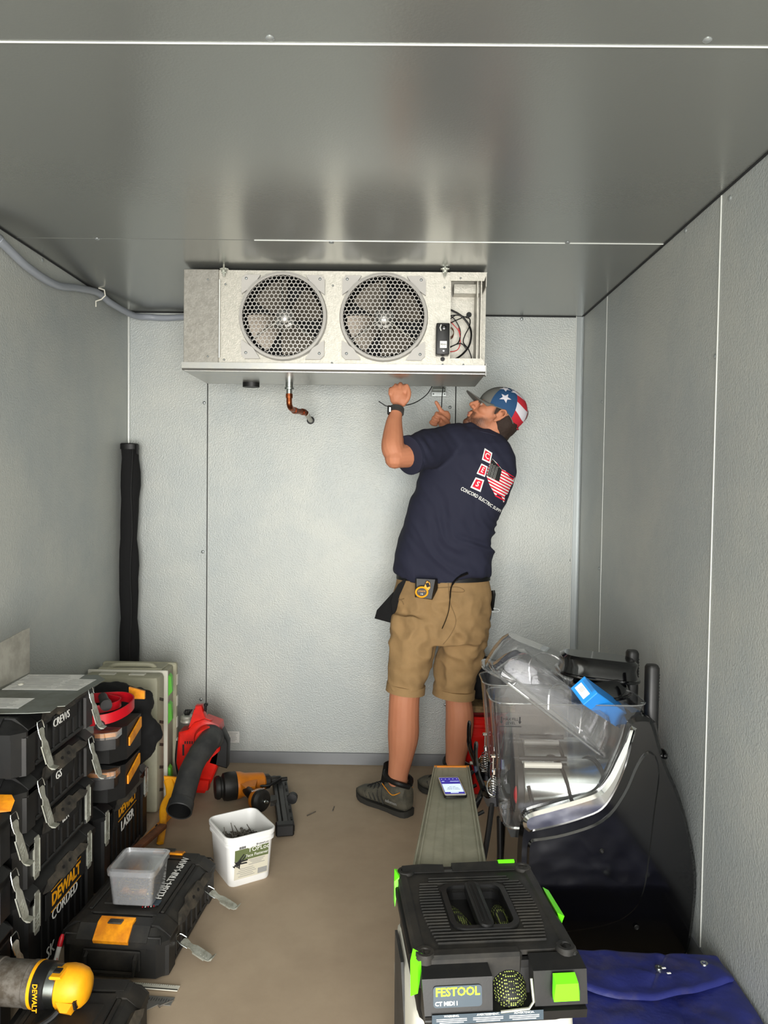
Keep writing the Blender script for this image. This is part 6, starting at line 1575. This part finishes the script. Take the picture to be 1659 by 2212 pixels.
# ---- belt, strap, pouch
bl = [at(a, b, y=3.335) for a, b in ((856, 1250), (1059, 1250))]; c = (bl[0]+bl[1])/2; w = (bl[1]-bl[0]).length/2
mb = MB(); mb.loft([[(c.x+(w+.0)*math.cos(t), 3.335+.1335*math.sin(t), c.z+dz) for t in [2*PI*k/40 for k in range(40)]] for dz in (-.002, .028)]); belt = mb.build('belt', 'rubber', per)
mb = MB(); pts = [at(a, b, y=y) for a, b, y in ((1010, 1238, 3.19), (992, 1246, 3.188), (980, 1258, 3.188), (974, 1272, 3.192), (972, 1295, 3.190), (969, 1320, 3.19), (962, 1342, 3.195), (955, 1358, 3.20))]
mb.tube(smoothpath(pts, 4), [.018]*4+[.014]*6+[.010]*6+[.006]*12+[.005], 8, squash=.3); mb.build('belt_strap', 'rubber', per)
mb = MB(); hp_ = at(920, 1270, y=3.165); mb.hull([at(a, b, y=y) for a, b, y in ((897, 1250, 3.19), (945, 1250, 3.19), (896, 1290, 3.185), (934, 1296, 3.185), (936, 1278, 3.185), (900, 1250, 3.15), (940, 1252, 3.15), (900, 1290, 3.145), (932, 1294, 3.145), (946, 1268, 3.18), (945, 1274, 3.18))]); mb.build('holster', 'rubber', per)
t = thing('tape_measure', 'yellow and black tape measure hanging in the holster on the belt', 'tape measure', at(914, 1275, y=3.13))
q = TR(at(911, 1279, y=3.128), (1, 0, 0), (0, 0, 1)) @ Matrix.Scale(.80, 4)
MB().lathe([(.010, -.02), (.030, -.018), (.032, -.004), (.030, 0)], 24, T=q, sx=1.1).build('case', 'rubber', t)
mb = MB(); n = 28
mb.tube([q @ V((.030*math.cos(2*PI*k/n), .0255*math.sin(2*PI*k/n), .001)) for k in range(n)], .004, 8, closed=True)
mb.hull([q @ V(p) for p in ((.012, .028, -.01), (.026, .060, -.01), (.043, .050, -.01), (.045, .022, -.01), (.030, .006, -.01), (.012, .028, .004), (.026, .058, .004), (.041, .049, .004), (.043, .022, .004), (.030, .006, .004))]); mb.build('shell', 'yellow', t)
MB().box(q @ V((.0305, .038, .0045)), (.014, .003, .018), .001, rot=Matrix.Rotation(R(-20), 4, 'Y')).build('window', 'ink', t)
text('printing', 'XTREME', .010, 'yellow', q @ Matrix.Translation((0, .004, .0006)), t, ext=.0003); text('printing', '16', .014, 'white_print', q @ Matrix.Translation((0, -.010, .0006)), t, ext=.0003)
mb = MB(); mb.hull([at(a, b, y=y) for a, b, y in ((880, 1246, 3.26), (860, 1262, 3.26), (850, 1280, 3.28), (884, 1250, 3.30), (850, 1330, 3.28), (848, 1345, 3.30), (845, 1300, 3.34), (845, 1300, 3.26))]); mb.hull([at(a, b, y=y) for a, b, y in ((850, 1278, 3.29), (843, 1290, 3.30), (832, 1305, 3.33), (814, 1318, 3.33), (809, 1336, 3.33), (846, 1346, 3.29), (820, 1316, 3.36), (812, 1336, 3.36), (848, 1345, 3.34), (850, 1280, 3.33))])
mb.build('tool_pouch', 'soft_black', per)
t = thing('folding_knife', 'black clip tool and keys hanging from the right side of the belt', 'tool', at(1062, 1310, y=3.36))
MB().tube([at(1065, 1275, y=3.335), at(1066, 1283, y=3.335), at(1062, 1318, y=3.34)], [.008, .010, .009], 10).build('tool_body', 'gloss_black', t)
MB().hull([at(a, b, y=y) for a, b in ((1049, 1322), (1063, 1316), (1061, 1335), (1054, 1355), (1041, 1354), (1043, 1338)) for y in (3.33, 3.35)]).build('key_pouch', 'rubber', t)
n = 16; kc = at(1068, 1318, y=3.335); MB().tube([kc+V((.022*math.cos(2*PI*k/n), 0, .008*math.sin(2*PI*k/n))) for k in range(n)], .0018, 6, closed=True).build('key_ring', 'steel', t)
MB().box(at(1056, 1342, y=3.326), (.007, .003, .030), .001).build('key', 'steel', t)
# ---- watch
wc = at(856, 888, y=3.163); wd_ = (at(850, 930, y=3.12)-wrL).normalized(); q = (wd_).to_track_quat('Z', 'Y').to_matrix().to_4x4()
wt = MB().lathe([(.028, -.012), (.0325, -.011), (.0325, .011), (.028, .012)], 28, T=Matrix.Translation(wc) @ q).build('wristwatch', 'charcoal_plastic', per)
MB().box(wc+V((-.031, -.008, .002)), (.012, .034, .040), .005).build('watch_case', 'rubber', wt); MB().box(wc+V((-.026, -.030, .003)), (.010, .006, .022), .002).build('watch_bezel', 'steel', wt)
# ---- boots
def boot(heel, toe, label):
    d = (toe-heel); d.z = 0; L_ = d.length; d.normalize(); q = TR((heel.x, heel.y, 0), d, V((-d.y, d.x, 0)))
    mb = MB(); rg = []
    st = [(.0, .022, .035, .085), (.010, .036, .022, .128), (.04, .046, .020, .146), (.07, .048, .020, .150), (.10, .046, .020, .142), (.14, .041, .020, .112), (.18, .046, .020, .092), (.22, .050, .020, .078), (.26, .048, .020, .070), (.295, .036, .022, .060), (.318, .015, .030, .046)]
    k = L_/.325
    for x, w, z0, z1 in st:
        c = (z0+z1)/2; hh = (z1-z0)/2; rg.append([(x*k, w*math.copysign(abs(math.cos(t))**.7, math.cos(t)), c+hh*math.copysign(abs(math.sin(t))**.75, math.sin(t))) for t in [2*PI*i/20 for i in range(20)]])
    mb.loft(rg, T=q); b = mb.build('boot', 'boot_olive', per)
    mb = MB(); rg = []
    for x, w, zt in ((-.004, .018, .030), (.003, .032, .028), (.02, .040, .026), (.06, .042, .024), (.10, .039, .022), (.15, .042, .022), (.21, .0505, .023), (.26, .049, .027), (.285, .042, .032), (.305, .031, .038), (.318, .016, .044)):
        lift = .014*max(0, (x-.24)/.08)**2; rg.append([(x*k, -w, .001+lift), (x*k, w, .001+lift), (x*k, w+.002, zt), (x*k, -w-.002, zt)])
    mb.loft(rg, T=q); mb.build('sole', 'boot_sole', b)
    mb = MB(); mb.tube(smoothpath([(.004, 0, .130), (.03, .040, .146), (.075, .046, .152), (.115, .034, .168), (.125, 0, .178), (.115, -.034, .168), (.075, -.046, .152), (.03, -.040, .146), (.004, 0, .130)], 3)[:-1], .012, 8, T=q, closed=False); mb.build('padded_collar', 'rubber', b)
    MB().hull([(x*k, y, z) for x, y, z in ((.10, -.026, .13), (.10, .026, .13), (.128, -.024, .215), (.128, .024, .215), (.14, -.022, .205), (.14, .022, .205), (.15, -.03, .12), (.15, .03, .12))], T=q).build('tongue', 'rubber', b)
    for i in range(5):
        x = .135+.026*i; z = .118-.009*i-(.0 if i < 3 else .004*(i-2)); 
        MB().tube(smoothpath([(x*k, -.036, z-.022), (x*k+.004, -.018, z), (x*k-.002, 0, z+.004), (x*k+.004, .018, z), (x*k, .036, z-.022)], 3), .0028, 6, T=q).build('lace', 'ink', b)
        for s in (-1, 1): MB().tube([((x-.02)*k, s*.0475-.0*s, .036), ((x-.004)*k, s*.0455, .062), (x*k, s*.037, z-.024)], .0035, 6, T=q).build('side_strap', 'boot_sole', b)
    for s in (-1, 1): MB().tube(smoothpath([(.02, s*.043, .112), (.06, s*.0485, .092), (.10, s*.047, .110), (.125, s*.042, .122)], 4), .0018, 6, T=q).build('piping', 'amber', b)
    text('lettering', 'salomon', .020, 'grey_print', q @ TR((.062*k, .0425, .060), (1, 0, 0), (0, 0.05, 1)) @ Matrix.Diagonal((-1, 1, 1, 1)) if 0 else q @ TR((.068*k, .0492, .058), (-1, 0, 0), (0, 0.05, 1)), b, bold=.0002)
    text('lettering', 'salomon', .020, 'grey_print', q @ TR((.068*k, -.0492, .058), (1, 0, 0), (0, -.05, 1)), b, bold=.0002)
boot(V((.296, 3.238, 0)), V((.062, 3.452, 0)), '')
boot(V((.575, 3.40, 0)), V((.345, 3.56, 0)), '')
